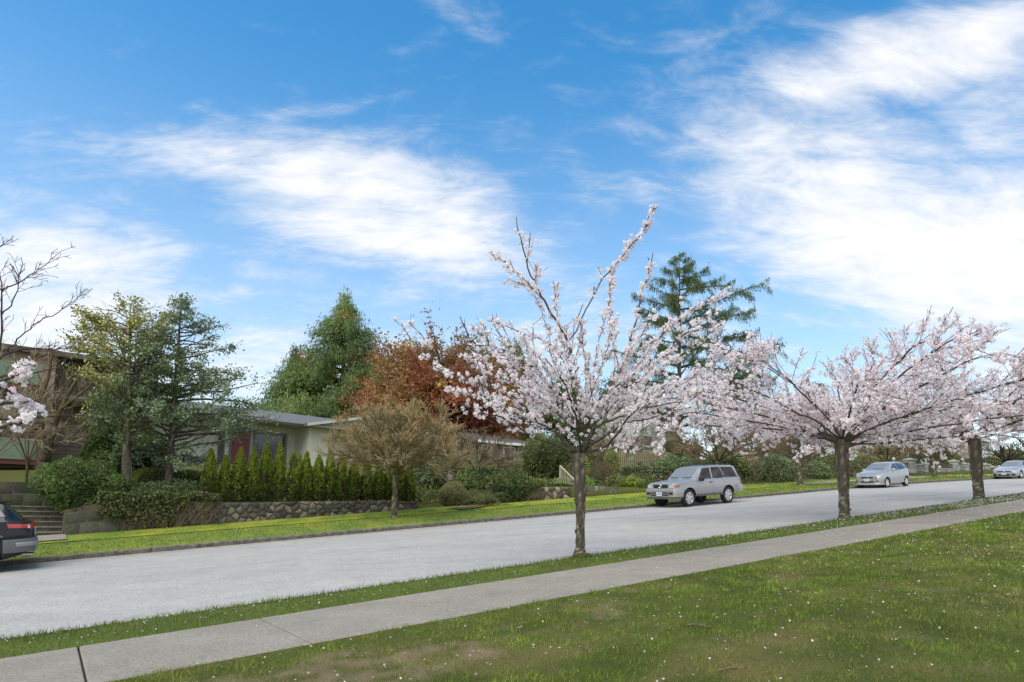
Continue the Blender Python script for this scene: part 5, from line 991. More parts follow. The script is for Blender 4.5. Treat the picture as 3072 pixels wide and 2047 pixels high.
class Car:
    def __init__(s, name, label, L, W, top, belt, wtop, plan, bot, xw, rw, P0, mat, pitch=SLOPE):
        s.L, s.W, s.top, s.belt, s.wt, s.plan, s.bot, s.xw, s.rw = L, W, np.array(top), np.array(belt), np.array(wtop), np.array(plan), np.array(bot), xw, rw
        X = HD + np.array([0, 0, pitch]); X /= np.linalg.norm(X); s.M = frame(X); s.P0 = np.asarray(P0, float)
        s.o = thing(name, label, "car", s.P0); s.mat = mat
        xs = np.unique(np.round(np.concatenate([np.linspace(0, L, 56), s.top[:, 0], s.belt[:, 0], s.plan[:, 0]]), 3)); xs = xs[np.concatenate([[True], np.diff(xs) > .012])]
        R = [s.ring(x) for x in xs]; n = len(R[0]); full = []
        for x, r in zip(xs, R):
            q = np.vstack([r, (r[-2:0:-1]) * (-1, 1)]); full.append(np.column_stack([np.full(len(q), x), q]))
        k = len(full[0]); V = np.vstack(full); f = [(i * k + j, i * k + (j + 1) % k, (i + 1) * k + (j + 1) % k, (i + 1) * k + j) for i in range(len(xs) - 1) for j in range(k)]
        g = G(); g.add(s.w(V), f); g.f[k] = [np.array([list(range(k))[::-1], list(range((len(xs) - 1) * k, len(xs) * k))])]; g.m[k] = [np.zeros(2)]
        body = g.build("body", [mat, M_WELL], s.o, smooth=True)
        for xc in xw:                                    # cut the wheel arches
            for sd in (-1, 1):
                c = G(); th = np.arange(28) * 2 * math.pi / 28; rr = rw * 1.17; ring = np.stack([xc + rr * np.cos(th), 0 * th, rw + .01 + rr * np.sin(th)], 1); y0, y1 = sd * W * .52, sd * W * 1.3
                V = np.vstack([ring + (0, y0, 0), ring + (0, y1, 0)]); i = np.arange(28); kk = (i + 1) % 28; c.add(s.w(V), np.stack([i, kk, 28 + kk, 28 + i], 1), None, 0); c.f[28] = [np.array([i[::-1], 28 + i])]; c.m[28] = [np.zeros(2)]
                me = c.mesh("cut", [M_WELL]); import bmesh; bm = bmesh.new(); bm.from_mesh(me); bmesh.ops.recalc_face_normals(bm, faces=bm.faces); bm.to_mesh(me); bm.free()
                co = bpy.data.objects.new("cut", me); COL.objects.link(co)
                md = body.modifiers.new("b", "BOOLEAN"); md.object = co; md.operation = "DIFFERENCE"; md.solver = "EXACT"; md.material_mode = "TRANSFER"
                s.cuts = getattr(s, "cuts", []) + [co]
        import bmesh; bm = bmesh.new(); bm.from_mesh(body.data); bmesh.ops.recalc_face_normals(bm, faces=bm.faces); bm.to_mesh(body.data); bm.free()
        for c in s.cuts: c.location = (0, 0, 0)
        bpy.context.view_layer.update(); dg = bpy.context.evaluated_depsgraph_get(); me = bpy.data.meshes.new_from_object(body.evaluated_get(dg)); body.modifiers.clear(); body.data = me
        for c in s.cuts: bpy.data.objects.remove(c)
        me.polygons.foreach_set("use_smooth", np.ones(len(me.polygons), bool)); me.set_sharp_from_angle(angle=math.radians(32)); s.body = body
        s.wheels()
    def w(s, V): return np.asarray(V, float) @ s.M.T + s.P0
    def it(s, a, x): return np.interp(x, a[:, 0], a[:, 1])
    def ring(s, x):
        W = s.it(s.plan, x) * s.W; b = s.it(s.belt, x); T = max(s.it(s.top, x), b + .03); wt = min(s.it(s.wt, x) * s.W, W * .97); zb = s.it(s.bot, x); dz = min(.06, (T - b) * .5)
        return np.array([(0, zb), (.6 * W, zb), (.9 * W, zb + .02), (.975 * W, zb + .10), (W, zb + (b - zb) * .45), (W * .995, zb + (b - zb) * .72), (W * .965, b), (W * .93, b + min(.03, (T - b) * .3)), ((W * .93 + wt) / 2, b + (T - b - dz) * .52), (wt, T - dz), (wt * .86, T - dz * .3), (wt * .45, T - .004), (0, T)])
    def sy(s, x, z): r = s.ring(x)[3:10]; return np.interp(z, r[:, 1], r[:, 0])
    def tz(s, x, y): r = s.ring(x)[9:][::-1]; return np.interp(abs(y), r[:, 0], r[:, 1])
    def fx(s, y, rear=False):
        if rear: xs = np.linspace(s.L, s.L - .9, 60)
        else: xs = np.linspace(0, .9, 60)
        ws = s.it(s.plan, xs) * s.W * .985; return float(np.interp(abs(y), ws, xs)) if abs(y) > ws[0] else xs[0]
    def patch(s, name, V, nu, nv, mat, th, parent=None, label=None):
        """thin shell from a grid of local points V[nu][nv], thickened by offset vectors th"""
        V = np.asarray(V, float).reshape(nu, nv, 3); n = np.cross(np.gradient(V, axis=0), np.gradient(V, axis=1)); n /= np.linalg.norm(n, axis=2)[..., None] + 1e-9
        cen = np.array([s.L / 2, 0, .7]); sg = np.sign(((V - cen) * n).sum(2).mean()) or 1; n *= sg
        a, b = (V + n * th).reshape(-1, 3), (V - n * .02).reshape(-1, 3); N_ = nu * nv; f = []
        for i in range(nu - 1):
            for j in range(nv - 1): p = i * nv + j; f += [(p, p + 1, p + nv + 1, p + nv), (N_ + p, N_ + p + nv, N_ + p + nv + 1, N_ + p + 1)]
        e = [i * nv for i in range(nu)] + [(nu - 1) * nv + j for j in range(1, nv)] + [i * nv + nv - 1 for i in range(nu - 2, -1, -1)] + [j for j in range(nv - 2, 0, -1)]
        f += [(e[i], e[(i + 1) % len(e)], N_ + e[(i + 1) % len(e)], N_ + e[i]) for i in range(len(e))]
        o = G().add(s.w(np.vstack([a, b])), f).build(name, mat, parent or s.o, smooth=True, angle=40)
        if label: o["label"] = label
        return o
    def side(s, name, q, mat, th=.008, nu=7, nv=5, sides=(-1, 1), parent=None):
        """q = four (x, z) corners: front bottom, front top, rear top, rear bottom"""
        r = []
        for sd in sides:
            V = [[None] * nv for _ in range(nu)]
            for i in range(nu):
                for j in range(nv):
                    u, v = i / (nu - 1), j / (nv - 1); p = (np.array(q[0]) * (1 - u) + np.array(q[3]) * u) * (1 - v) + (np.array(q[1]) * (1 - u) + np.array(q[2]) * u) * v; V[i][j] = (p[0], sd * s.sy(*p), p[1])
            r.append(s.patch(name, V, nu, nv, mat, th, parent))
        return r
    def over(s, name, x0, x1, w0, w1, mat, th=.008, nu=7, nv=9):
        V = []
        for u in np.linspace(0, 1, nu):
            x = x0 + (x1 - x0) * u; w_ = w0 + (w1 - w0) * u
            for y in np.linspace(-w_, w_, nv): V.append((x, y, s.tz(x, y)))
        return s.patch(name, V, nu, nv, mat, th)
    def nose(s, name, y0, y1, za, zb, mat, th=.012, rear=False, nu=7, nv=3, dz=0.0, sides=(1,), parent=None, taper=0):
        r = []
        for sd in sides:
            V = []
            for u in np.linspace(0, 1, nu):
                y = (y0 + (y1 - y0) * u) * sd
                for v in np.linspace(0, 1, nv): V.append((s.fx(y, rear), y, za + (zb - za) * v + dz * u - taper * u * (v - .5) * 2))
            r.append(s.patch(name, V, nu, nv, mat, th, parent))
        return r
    def band(s, name, za, zb, off, wrap, mat, rear=False, lip=.0):
        """bumper bar wrapped round the nose or tail"""
        xs = np.linspace(0, wrap, 8); ws = [s.it(s.plan, (s.L - x) if rear else x) * s.W for x in xs]; path = [(x, -w_) for x, w_ in zip(xs[::-1], ws[::-1])] + [(0, y) for y in np.linspace(-ws[0], ws[0], 7)[1:-1]] + [(x, w_) for x, w_ in zip(xs, ws)]
        path = np.array(path); d = np.gradient(path, axis=0); nr = np.stack([-d[:, 1], d[:, 0]], 1); nr /= np.linalg.norm(nr, axis=1)[:, None] + 1e-9; nr *= np.sign((nr[:, 0] * -1 + np.sign(path[:, 1]) * nr[:, 1]).mean()); sec = [(-.06, za), (off * .75, za), (off, za + (zb - za) * .25), (off, za + (zb - za) * .8), (off * .8, zb), (-.06, zb)]
        V = []
        for p, n in zip(path, nr):
            for o_, z in sec: q = p + n * o_; V.append(((s.L - q[0]) if rear else q[0], q[1], z))
        k = len(sec); f = [(i * k + j, i * k + (j + 1) % k, (i + 1) * k + (j + 1) % k, (i + 1) * k + j) for i in range(len(path) - 1) for j in range(k)]
        g = G().add(s.w(V), f); g.f[k] = [np.array([list(range(k)), list(range(len(V) - k, len(V)))[::-1]])]; g.m[k] = [np.zeros(2)]
        return g.build(name, mat, s.o, smooth=True, angle=35)
    def lbox(s, name, c, size, mat, parent=None, g=None):
        gg = g or G(); gg.box(s.w(c), size, s.M); return gg if g is not None else gg.build(name, mat, parent or s.o)
    def wheels(s):
        src = None
        for xc in s.xw:
            for sd in (-1, 1):
                y = sd * (s.W - .125)
                if src is None or True:
                    rw = s.rw; th = np.arange(32) * 2 * math.pi / 32; c, sn = np.cos(th), np.sin(th)
                    def lathe(prof_):
                        V = []; [V.extend(np.stack([xc + r * c, np.full(32, y + sd * o_), rw + r * sn], 1)) for r, o_ in prof_]; n = len(prof_); f = [(i * 32 + j, i * 32 + (j + 1) % 32, (i + 1) * 32 + (j + 1) % 32, (i + 1) * 32 + j) for i in range(n - 1) for j in range(32)]; return s.w(V), f
                    g = G(); g.add(*lathe([(.001, -.06), (rw * .62, -.06), (rw * .62, -.02), (.001, -.02)])); wh = g.build("wheel", M_DARK, s.o, org=s.w((xc, y, rw)))
                    g = G(); g.add(*lathe([(rw * .60, -.10), (rw * .9, -.105), (rw * .985, -.085), (rw, -.04), (rw, .04), (rw * .985, .085), (rw * .9, .105), (rw * .67, .095), (rw * .64, .06)])); g.build("tyre", M_TYRE, wh, smooth=True, angle=50)
                    g = G(); g.add(*lathe([(rw * .66, .05), (rw * .67, .092), (rw * .60, .095), (rw * .57, .05)])); ns = s.spokes
                    for i in range(ns):
                        a = i * 2 * math.pi / ns + .3; d = np.array([math.cos(a), 0, math.sin(a)]); e = np.array([-math.sin(a), 0, math.cos(a)]); w0, w1 = rw * .62 * math.pi / ns * .50, rw * .62 * math.pi / ns * .62
                        o0 = np.array([xc, y, rw]); yy = np.array([0, sd, 0]); V = [o0 + d * rw * .08 + e * w0 * q * .7 + yy * z for q in (-1, 1) for z in (.04, .085)] + [o0 + d * rw * .615 + e * w1 * q + yy * z for q in (-1, 1) for z in (.03, .075)]
                        g.add(s.w(V), [(0, 1, 3, 2), (4, 6, 7, 5), (0, 4, 5, 1), (2, 3, 7, 6), (1, 5, 7, 3), (0, 2, 6, 4)])
                    g.add(*lathe([(.001, .1), (rw * .12, .098), (rw * .17, .08), (rw * .17, .02)])); g.build("rim", M_RIM, wh, smooth=True, angle=35)
    def mirror(s, x, z, mat, sz=(.12, .2, .14)):
        for sd in (-1, 1):
            y = sd * (s.sy(x, z) + .13); V, F = ico(); q = np.sign(V) * np.abs(V) ** .7 * np.array(sz) / 2 * 1.25; G().add(s.w(q + (x, y, z)), F).build("mirror", mat, s.o, smooth=True)
            s.lbox("mirror_arm", (x + .01, sd * (s.sy(x, z - .03) + .03), z - .04), (.06, .1, .04), M_DARK)
    def plate(s, z, rear=False, y=0):
        x = (s.L + .035) if rear else -.06; p = s.lbox("licence_plate", (x, y, z), (.012, .31, .155), M_PLATE); g = G(); sg = 1 if rear else -1
        for i, (w_, h_) in enumerate([(.03, .06), (.028, .06), (.03, .06), (.028, .06), (.03, .06), (.028, .06)]): s.lbox("", (x + sg * .008, y - .115 + i * .045 + (.015 if i > 2 else 0), z - .01), (.004, w_ * .75, h_), None, g=g)
        s.lbox("", (x + sg * .008, y, z + .055), (.004, .16, .016), None, g=g); g.build("plate_lettering", M_PLTX, p)
def car_origin(x_front_wheel, t_near, xfw, W):
    """origin (front, centre, ground) so that the near front wheel stands in column x_front_wheel"""
    b = at(x_front_wheel, t_near + .1); sv = float(b @ HD) - xfw; tc = t_near + W; P = XYZ(sv, tc); P[2] = float(S(sv) + prof(tc)) ; return P
SILVER = paint("silver_metallic_paint", (.41, .418, .43), .55, .28)
# --- silver suv
Car.spokes = 6
P0 = car_origin(1583, 18.75, .86, .88)
c = Car("parked_car", "silver suv parked by the far kerb with front wheels turned in view", 4.62, .88,
        [(0, 1.03), (.08, 1.09), (.6, 1.14), (1.20, 1.19), (1.32, 1.23), (1.86, 1.69), (2.1, 1.745), (3.0, 1.79), (4.1, 1.765), (4.26, 1.73), (4.53, 1.14), (4.62, 1.08)],
        [(0, .99), (.6, 1.07), (1.3, 1.12), (2.5, 1.13), (4.5, 1.15), (4.62, 1.03)], [(0, .78), (1.1, .87), (1.3, .87), (1.9, .79), (4.2, .78), (4.5, .87), (4.62, .86)],
        [(0, .86), (.06, .91), (.2, .965), (.5, 1), (4.2, 1), (4.5, .965), (4.62, .92)], [(0, .46), (.4, .40), (.6, .42), (4.0, .43), (4.4, .47), (4.62, .54)], (.86, 3.56), .385, P0, SILVER)
c.side("side_window", [(1.56, 1.17), (1.94, 1.645), (2.42, 1.675), (2.42, 1.18)], M_CGLASS); c.side("side_window", [(2.54, 1.18), (2.54, 1.68), (3.14, 1.675), (3.36, 1.185)], M_CGLASS); c.side("side_window", [(3.44, 1.19), (3.22, 1.67), (4.06, 1.645), (4.33, 1.195)], M_CGLASS)
c.over("windshield", 1.35, 1.86, .76, .66, M_WSH); c.over("rear_window", 4.29, 4.5, .62, .74, M_CGLASS)
c.band("front_bumper", .47, .83, .10, .36, SILVER); c.band("rear_bumper", .50, .83, .09, .42, SILVER, True); c.band("bumper_valance", .38, .465, .05, .34, M_GREYP)
for z, nm, m, y0_, y1_, zz in ((.60, "air_intake", M_DARK, -.52, .52, .16),): c.lbox(nm, (-.105, 0, .60), (.012, 1.0, .15), m)
c.lbox("intake_bar", (-.115, 0, .60), (.012, 1.0, .03), SILVER)
for sd in (-1, 1): c.lbox("fog_lamp_recess", (-.085, sd * .64, .62), (.03, .22, .11), M_DARK)
c.plate(.60); [setattr(o, "name", o.name) for o in ()]
for p in c.o.children:
    if p.name.startswith("licence_plate"): p.location = p.location + Vector(c.M @ np.array([-.07, 0, 0]))
c.nose("grille", -.40, .40, .86, 1.00, M_DARK, .014); g = G()
for z in (.88, .93, .98): c.lbox("", (-.025, 0, z), (.015, .78, .014), None, g=g)
g.build("grille_bars", M_CHR, c.o); g = G(); th = np.arange(20) * 2 * math.pi / 20; ring = c.w(np.stack([np.full(20, -.035), 0.065 * np.cos(th), .93 + .065 * np.sin(th)], 1)); g.tube(np.vstack([ring, ring[:1]]), .012, 6); c.lbox("", (-.037, 0, .93), (.01, .15, .022), None, g=g); g.build("badge", M_CHR, c.o)
for sd in (-1, 1):
    h = c.nose("headlight", .48, .74, .86, 1.0, M_LAMP, .016, sides=(sd,))[0]; c.nose("indicator", .765, .84, .875, .99, M_AMB, .016, sides=(sd,), nu=9)
c.side("tail_lamp", [(4.46, .86), (4.42, 1.12), (4.58, 1.08), (4.60, .86)], M_RED, .012, 4, 3)
c.side("door_moulding", [(1.32, .62), (1.32, .70), (3.1, .70), (3.1, .62)], SILVER, .022, 5, 2); c.side("running_board", [(1.35, .44), (1.35, .49), (3.1, .49), (3.1, .44)], M_GREYP, .08, 5, 2)
for x in (1.42, 2.48, 3.30): c.side("door_seam", [(x, .48), (x, 1.08), (x + .012, 1.08), (x + .012, .48)], M_DARK, .001, 2, 5)
c.side("door_handle", [(2.22, 1.0), (2.22, 1.035), (2.40, 1.035), (2.40, 1.0)], M_DARK, .03, 3, 2); c.side("door_handle", [(3.36, 1.22), (3.34, 1.28), (3.40, 1.28), (3.42, 1.22)], M_DARK, .02, 3, 2)
c.mirror(1.62, 1.20, M_DARK, (.14, .2, .19))
for sd in (-1, 1): c_ = G(); pts = [c.w((x, sd * .52, c.tz(x, .52) + h_)) for x, h_ in ((2.3, .0), (2.4, .055), (3.2, .06), (3.95, .055), (4.05, .0))]; c_.tube(pts, .022, 6); c_.build("roof_rail", M_DARK, c.o)
for x in (2.7, 3.6): c_ = G(); c_.tube([c.w((x, -.52, c.tz(x, .52) + .055)), c.w((x, .52, c.tz(x, .52) + .055))], .016, 6); c_.build("roof_bar", M_DARK, c.o)
for sd in (-1, 1): g = G(); pts = [c.w((1.30 + .0, sd * .1, c.tz(1.34, .1) + .02)), c.w((1.36, sd * .6, c.tz(1.36, .6) + .02))]; g.tube(pts, .010, 5); g.build("wiper", M_DARK, c.o)
c.side("mud_flap", [(4.0, .22), (4.0, .44), (4.03, .44), (4.03, .22)], M_DARK, .001, 2, 2)
# --- silver hatchback
Car.spokes = 9
P0 = car_origin(2037, 18.9, .72, .85)
c = Car("parked_car", "small silver hatchback parked uphill of the suv", 3.80, .85,
        [(0, .72), (.1, .80), (.35, .92), (.85, 1.04), (1.0, 1.10), (1.75, 1.46), (2.0, 1.515), (2.5, 1.53), (3.1, 1.49), (3.45, 1.40), (3.72, 1.02), (3.80, .9)],
        [(0, .66), (.4, .82), (1.0, .95), (2.2, 1.0), (3.4, 1.08), (3.80, .86)], [(0, .70), (.9, .80), (1.7, .72), (3.2, .68), (3.7, .78), (3.8, .76)],
        [(0, .72), (.06, .82), (.18, .91), (.45, .985), (.8, 1), (3.1, 1), (3.55, .95), (3.8, .82)], [(0, .26), (.3, .22), (.6, .2), (3.2, .22), (3.6, .3), (3.8, .38)], (.72, 3.18), .30, P0, SILVER)
c.side("side_window", [(1.42, 1.03), (1.85, 1.40), (2.15, 1.43), (2.18, 1.04)], M_CGLASS); c.side("side_window", [(2.26, 1.045), (2.24, 1.435), (2.85, 1.415), (3.06, 1.09)], M_CGLASS); c.side("side_window", [(3.12, 1.11), (2.92, 1.405), (3.10, 1.385), (3.28, 1.13)], M_CGLASS)
c.over("windshield", 1.04, 1.74, .66, .56, M_WSH); c.over("rear_window", 3.48, 3.70, .55, .6, M_CGLASS)
c.nose("grille", -.34, .34, .60, .68, M_DARK, .014); c.nose("lower_intake", -.38, .38, .34, .43, M_DARK, .014); c.plate(.50); c.nose("fog_slot", .50, .66, .40, .45, M_DARK, .014, sides=(-1, 1))
g = G(); V, F = ico(); g.add(c.w(V * (.012, .07, .045) + (-.02, 0, .70)), F); g.build("badge", M_CHR, c.o)
for sd in (-1, 1):
    V = [];
    for u in np.linspace(0, 1, 8):
        for v in np.linspace(0, 1, 4): y = .50 + .24 * u; x = c.fx(y) + .02 + .30 * u * u; V.append((x, sd * min(c.it(c.plan, x) * c.W * .985, y + .02), .66 + .06 * u + (.10 + .10 * u * (1 - .35 * u)) * v))
    c.patch("headlight", V, 8, 4, M_LAMP, .02)
c.band("front_bumper_lip", .20, .28, .03, .4, SILVER); c.side("tail_lamp", [(3.58, .8), (3.50, 1.06), (3.66, 1.04), (3.72, .8)], M_RED, .012, 4, 3)
for x in (1.12, 2.22, 3.0): c.side("door_seam", [(x, .34), (x, .96), (x + .012, .96), (x + .012, .34)], M_DARK, .001, 2, 5)
c.side("door_handle", [(2.0, .93), (2.0, .965), (2.16, .965), (2.16, .93)], SILVER, .03, 3, 2); c.mirror(1.45, 1.06, SILVER, (.12, .18, .13)); c.side("rocker_trim", [(1.1, .27), (1.1, .33), (2.85, .33), (2.85, .27)], SILVER, .02, 5, 2)
g = G(); g.tube([c.w((1.0, -.55, c.tz(1.04, .5) + .015)), c.w((1.02, .1, c.tz(1.04, .1) + .02))], .01, 5); g.build("wiper", M_DARK, c.o)
# --- grey sedan at the right edge
Car.spokes = 10
M_STEEL = paint("steel_blue_silver_paint", (.44, .47, .50), .6, .3); P0 = car_origin(2345, 18.9, .86, .9)
c = Car("parked_car", "low silver sedan with dark front at the right picture edge", 4.64, .90,
        [(0, .64), (.12, .74), (.5, .84), (1.15, .94), (1.30, .97), (2.1, 1.34), (2.5, 1.40), (3.0, 1.39), (3.5, 1.28), (4.1, 1.06), (4.5, 1.0), (4.64, .9)],
        [(0, .58), (.5, .76), (1.3, .88), (3.5, .96), (4.64, .82)], [(0, .66), (1.2, .80), (2.0, .66), (3.2, .62), (4.2, .76), (4.64, .7)],
        [(0, .70), (.06, .80), (.2, .91), (.5, .985), (4.1, 1), (4.5, .93), (4.64, .86)], [(0, .24), (.4, .18), (4.2, .2), (4.64, .34)], (.86, 3.56), .32, P0, M_STEEL)
c.side("side_window", [(1.75, .94), (2.2, 1.27), (2.62, 1.31), (2.66, .95)], M_CGLASS); c.side("side_window", [(2.74, .955), (2.70, 1.31), (3.2, 1.27), (3.6, 1.0)], M_CGLASS); c.over("windshield", 1.32, 2.08, .68, .54, M_WSH)
c.nose("grille", -.52, .52, .56, .63, M_DARK, .016); c.nose("lower_intake", -.40, .40, .26, .40, M_DARK, .016); c.plate(.42); c.nose("corner_intake", .48, .72, .26, .42, M_DARK, .014, sides=(-1, 1)); c.nose("bumper_blade", -.66, .66, .20, .235, M_CHR, .03)
for sd in (-1, 1):
    V = []
    for u in np.linspace(0, 1, 8):
        for v in np.linspace(0, 1, 3): y = .46 + .32 * u; x = c.fx(y) + .10 * u * u; V.append((x, sd * y, .565 + .05 * u + (.05 + .05 * u) * v))
    c.patch("headlight", V, 8, 3, M_LAMP, .02)
V, F = ico(); G().add(c.w(V * (.012, .06, .05) + (-.03, 0, .605)), F).build("badge", M_CHR, c.o); c.mirror(1.80, .98, M_STEEL, (.12, .2, .13)); c.side("tail_lamp", [(4.4, .78), (4.36, .95), (4.52, .93), (4.58, .78)], M_RED, .012, 4, 3)
for x in (1.5, 2.68, 3.6): c.side("door_seam", [(x, .32), (x, .9), (x + .012, .9), (x + .012, .32)], M_DARK, .001, 2, 5)
# --- dark crossover cut by the left edge: tail seen
Car.spokes = 5
M_BLUEG = paint("dark_blue_grey_paint", (.016, .018, .022), .5, .2); bq = at(78, 18.9); sv = float(bq @ HD) - 4.60; P0 = XYZ(sv, 18.8 + .93); P0[2] = float(S(sv) + prof(19.6))
c = Car("parked_car", "dark grey crossover cut by the left picture edge, red tail lamp showing", 4.60, .93,
        [(0, .95), (.1, 1.0), (.6, 1.06), (1.2, 1.12), (1.35, 1.16), (2.1, 1.60), (2.4, 1.67), (3.3, 1.68), (3.95, 1.62), (4.05, 1.60), (4.42, 1.16), (4.60, 1.06)],
        [(0, .9), (.6, 1.0), (1.35, 1.04), (2.6, 1.10), (3.6, 1.16), (4.35, 1.14), (4.60, 1.0)], [(0, .74), (1.3, .82), (2.1, .74), (4.0, .68), (4.4, .80), (4.6, .80)],
        [(0, .78), (.08, .88), (.3, .97), (.6, 1), (4.1, 1), (4.35, .97), (4.52, .90), (4.60, .80)], [(0, .32), (.5, .24), (4.0, .26), (4.35, .34), (4.60, .46)], (.92, 3.60), .36, P0, M_BLUEG)
c.side("side_window", [(1.7, 1.12), (2.2, 1.54), (2.66, 1.58), (2.66, 1.15)], M_CGLASS); c.side("side_window", [(2.76, 1.16), (2.76, 1.585), (3.45, 1.57), (3.62, 1.22)], M_CGLASS); c.side("side_window", [(3.70, 1.25), (3.56, 1.56), (3.9, 1.53), (4.12, 1.26)], M_CGLASS); c.over("rear_window", 4.08, 4.42, .60, .70, M_CGLASS)
c.over("windshield", 1.38, 2.08, .74, .64, M_WSH); c.band("rear_bumper", .44, .74, .06, .55, M_GREYP, True); c.band("bumper_step", .56, .66, .085, .32, plain("grey_satin_trim", (.22, .225, .23), .5), True)
c.nose("tail_lamp", .50, .80, .96, 1.075, M_RED, .02, True, 8, 3, -.0, (-1, 1)); c.side("tail_lamp", [(4.16, 1.0), (4.12, 1.10), (4.50, 1.06), (4.50, .98)], M_RED, .02, 6, 3); c.side("lamp_tip", [(4.50, .97), (4.50, 1.05), (4.57, 1.03), (4.57, .96)], M_LAMP, .022, 3, 3)
c.nose("tailgate_panel", -.60, .60, .78, .94, M_DARK, .012, True); c.plate(.86, True); c.side("wheel_arch_cladding", [(3.14, .80), (3.2, .86), (4.0, .86), (4.08, .80)], M_GREYP, .02, 9, 2); c.side("sill_cladding", [(1.4, .30), (1.4, .44), (3.1, .44), (3.1, .30)], M_GREYP, .02, 5, 2); c.side("quarter_panel_trim", [(4.12, .46), (4.12, .70), (4.42, .70), (4.42, .46)], M_GREYP, .02, 5, 3)
g = G(); g.tube([c.w((4.40, -.55, .36)), c.w((4.62, -.55, .36))], [.045, .045], 12); g.build("exhaust_pipe", M_CHR, c.o); c.mirror(1.75, 1.12, M_BLUEG); c.lbox("roof_spoiler", (4.08, 0, 1.60), (.22, 1.15, .04), M_BLUEG)
g = G(); g.tube([c.w((4.44, .1, 1.18)), c.w((4.46, -.35, 1.20))], [.014, .01], 5); g.build("wiper", M_DARK, c.o)

# ------------------------------------------------------------------ grass and petals
def blades(name, s, t, hgt, wid, cols, label, zoff=0.0, lean=.5):
    n = len(s); P = XYZ(s, t); P[:, 2] += zoff - .004
    dist = np.linalg.norm(P, axis=1); w = np.maximum(wid, dist * .0011)
    a = RNG.uniform(0, 2 * math.pi, n); h = hgt * RNG.uniform(.5, 1.3, n)
    side = np.stack([np.cos(a), np.sin(a), 0 * a], 1) * w[:, None] / 2
    ln = RNG.normal(0, lean, (n, 2)) * h[:, None]
    tip = P + np.stack([ln[:, 0], ln[:, 1], h], 1)
    v = np.stack([P - side, P + side, tip], 1).reshape(-1, 3)
    g = G().add(v, np.arange(3 * n).reshape(n, 3), np.repeat(cols, 3, 0))
    o = g.build(name, M_GRASS, kind="stuff", label=label); o["category"] = "grass"; return o
def pick(pal, n, jit=.18):
    pal = np.asarray(pal); c = pal[RNG.integers(0, len(pal), n)]; return np.clip(c * RNG.uniform(1 - jit, 1 + jit, (n, 1)), 0, 1)
# near lawn, thinning with distance and on worn earth
n = 480000; u = RNG.random(n); s = -1.5 + 59.5 * u ** 2.1; t = RNG.uniform(.2, 6.62, n)
k = dirt(s, t); ok = RNG.random(n) > k * 1.05; tuft = fbm(s * 5, t * 5, 2); ok &= RNG.random(n) < .35 + 1.1 * tuft
s, t, k, tuft = s[ok], t[ok], k[ok], tuft[ok]
pal = [(.11, .19, .018), (.15, .24, .025), (.085, .14, .015), (.20, .25, .035), (.12, .19, .018), (.21, .20, .06)]
big = fbm(s * 1.6 + 11, t * 1.9, 3); c = pick(pal, len(s), .3) * (0.6 + .85 * big)[:, None]
c = lerp3(c, (.26, .21, .09), sstep(.52, .75, fbm(s * .8 + 70, t * 1.1, 3)) * .55)
blades("grass", s, t, .012 + .06 * tuft ** 1.5, .0065, c * (.55 + .9 * tuft)[:, None], "short patchy grass of the near park lawn")
n = 120000; s = -9 + 75 * RNG.random(n) ** 1.7; t = RNG.uniform(8.62, 10.17, n)
c = pick([(.10, .17, .025), (.14, .21, .035), (.085, .13, .02), (.19, .2, .05)], n) * (.7 + .65 * fbm(s * 1.3, t * 2, 3))[:, None]
blades("grass", s, t, .05 + .03 * (t > 9.9), .006, c, "tufted grass of the narrow verge beside the sidewalk", -.01)
n = 120000; s = -8 + 100 * RNG.random(n) ** 1.25; t = RNG.uniform(20.74, 25.5, n); c0 = moss_c(s, t)
c = np.clip(c0 * RNG.uniform(.75, 1.35, (n, 1)), 0, 1); keep = ~((t > 23.45) & (s < .9) | (t > 23.2) & (t < 24.1) & (s > 40))
blades("grass", s[keep], t[keep], .06, .012, c[keep], "yellow green mossy grass of the far verge", -.01)
for b_, w_, lab in ((b1, .16, "tuft of taller grass round the foot of the central cherry"), (b2, .26, "tuft of taller grass round the foot of the middle cherry"), (b3, .3, "tuft of taller grass round the foot of the right cherry")):
    n = 900; a_ = RNG.uniform(0, 6.283, n); r_ = w_ * (.75 + RNG.exponential(.45, n)); s = b_ @ HD + r_ * np.cos(a_); t = np.minimum(b_ @ LA + r_ * np.sin(a_), 10.12)
    blades("grass", s, t, .075, .007, pick([(.10, .17, .025), (.14, .21, .035), (.085, .13, .02), (.19, .2, .05)], n) * .8, lab, -.005)
def petals(name, s, t, size, label, z=.012):
    n = len(s); P = XYZ(s, t); P[:, 2] += z + RNG.uniform(0, .02, n)
    dist = np.linalg.norm(P, axis=1); sz = np.maximum(size * RNG.uniform(.6, 1.3, n), dist * .00075 * RNG.uniform(.7, 1.2, n))
    A = unit(n, RNG) * (1, 1, .35); A *= (sz / np.linalg.norm(A, axis=1))[:, None]; B = np.cross(A, unit(n, RNG) * (.3, .3, 1)); B *= (sz * .8 / (np.linalg.norm(B, axis=1) + 1e-9))[:, None]
    o = G().cards(P, A, B, pick([(.86, .80, .80), (.88, .86, .85), (.84, .74, .76)], n, .06), .15).build(name, M_PETAL, kind="stuff", label=label); o["category"] = "petals"; return o
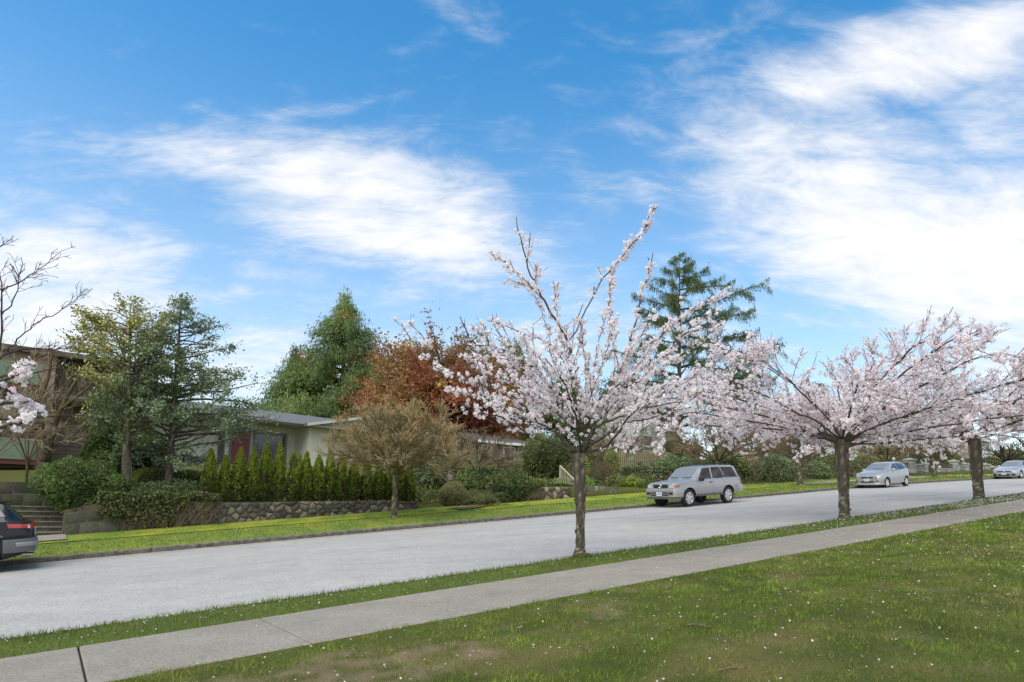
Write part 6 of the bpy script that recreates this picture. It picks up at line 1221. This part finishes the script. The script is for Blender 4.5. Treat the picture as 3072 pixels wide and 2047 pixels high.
n = 9500; s = 1 + 61 * RNG.random(n) ** 1.35; t = RNG.uniform(.5, 6.6, n); ok = RNG.random(n) < (.30 + .65 * sstep(5, 22, s)) * (.4 + .6 * sstep(1, 5, t)) * (.4 + 1.2 * fbm(s * .6, t * .8, 3)); petals("petals", s[ok], t[ok], .0115, "fallen white cherry petals scattered on the near lawn", .03)
n = 4200; s = -6 + 66 * RNG.random(n) ** 1.2; t = RNG.uniform(6.66, 8.62, n); e = np.minimum(t - 6.64, 8.64 - t); ok = RNG.random(n) < (.14 + .8 * sstep(7, 26, s)) * (.35 + .65 * sstep(.5, .05, e)); petals("petals", s[ok], t[ok], .008, "fallen white cherry petals on the sidewalk", .016)
n = 7000; s = -8 + 70 * RNG.random(n); t = RNG.uniform(8.62, 10.12, n); ok = RNG.random(n) < .22 + .75 * sstep(6, 24, s); petals("petals", s[ok], t[ok], .011, "fallen white cherry petals in the verge under the trees", .035)
n = 420; s = -5 + 80 * RNG.random(n); t = RNG.uniform(20.9, 25.3, n); petals("petals", s, t, .012, "fallen white petals on the far verge", .05)
n = 500; s = 4 + 40 * RNG.random(n); t = 10.2 + RNG.exponential(.6, n); petals("petals", s, t, .008, "fallen white petals along the near edge of the road", .004)
# small twigs and brown leaves lying on the lawn
def hit(x, y):
    r = ray(x, y); lam = np.arange(1.5, 120, .02); Q = r * lam[:, None]; under = Q[:, 2] < HZ(Q @ HD, Q @ LA)
    return Q[np.argmax(under)]
def twig(x, y, L, a, label):
    P = hit(x, y)
    d = np.array([math.cos(a), math.sin(a), 0.03]) * L / 2; b = P + (0, 0, .014)
    g = G().tube([b - d, b - d * .2 + (0, .01, .012), b + d * .5 - (0, .012, .0), b + d], [.007, .006, .005, .003], 6)
    g.tube([b + d * .1, b + d * .5 + (.03, .04, .02)], [.004, .002], 5)
    tag(g.build("fallen_twig", M_TWIGB, org=P), label, "twig")
M_TWIGB = plain("dead_twig", (.16, .11, .07), .9, noise=(40, .6, 1.3))
twig(1685, 1541, .32, .4, "bent fallen twig beside a curled brown leaf at the bottom edge of the lawn")
twig(1608, 1331 + 110, .26, -.5, "short pale fallen twig lying mid lawn below the central cherry tree")
twig(1540, 1352, .30, 1.0, "thin fallen twig on the lawn near the sidewalk under the central cherry tree")
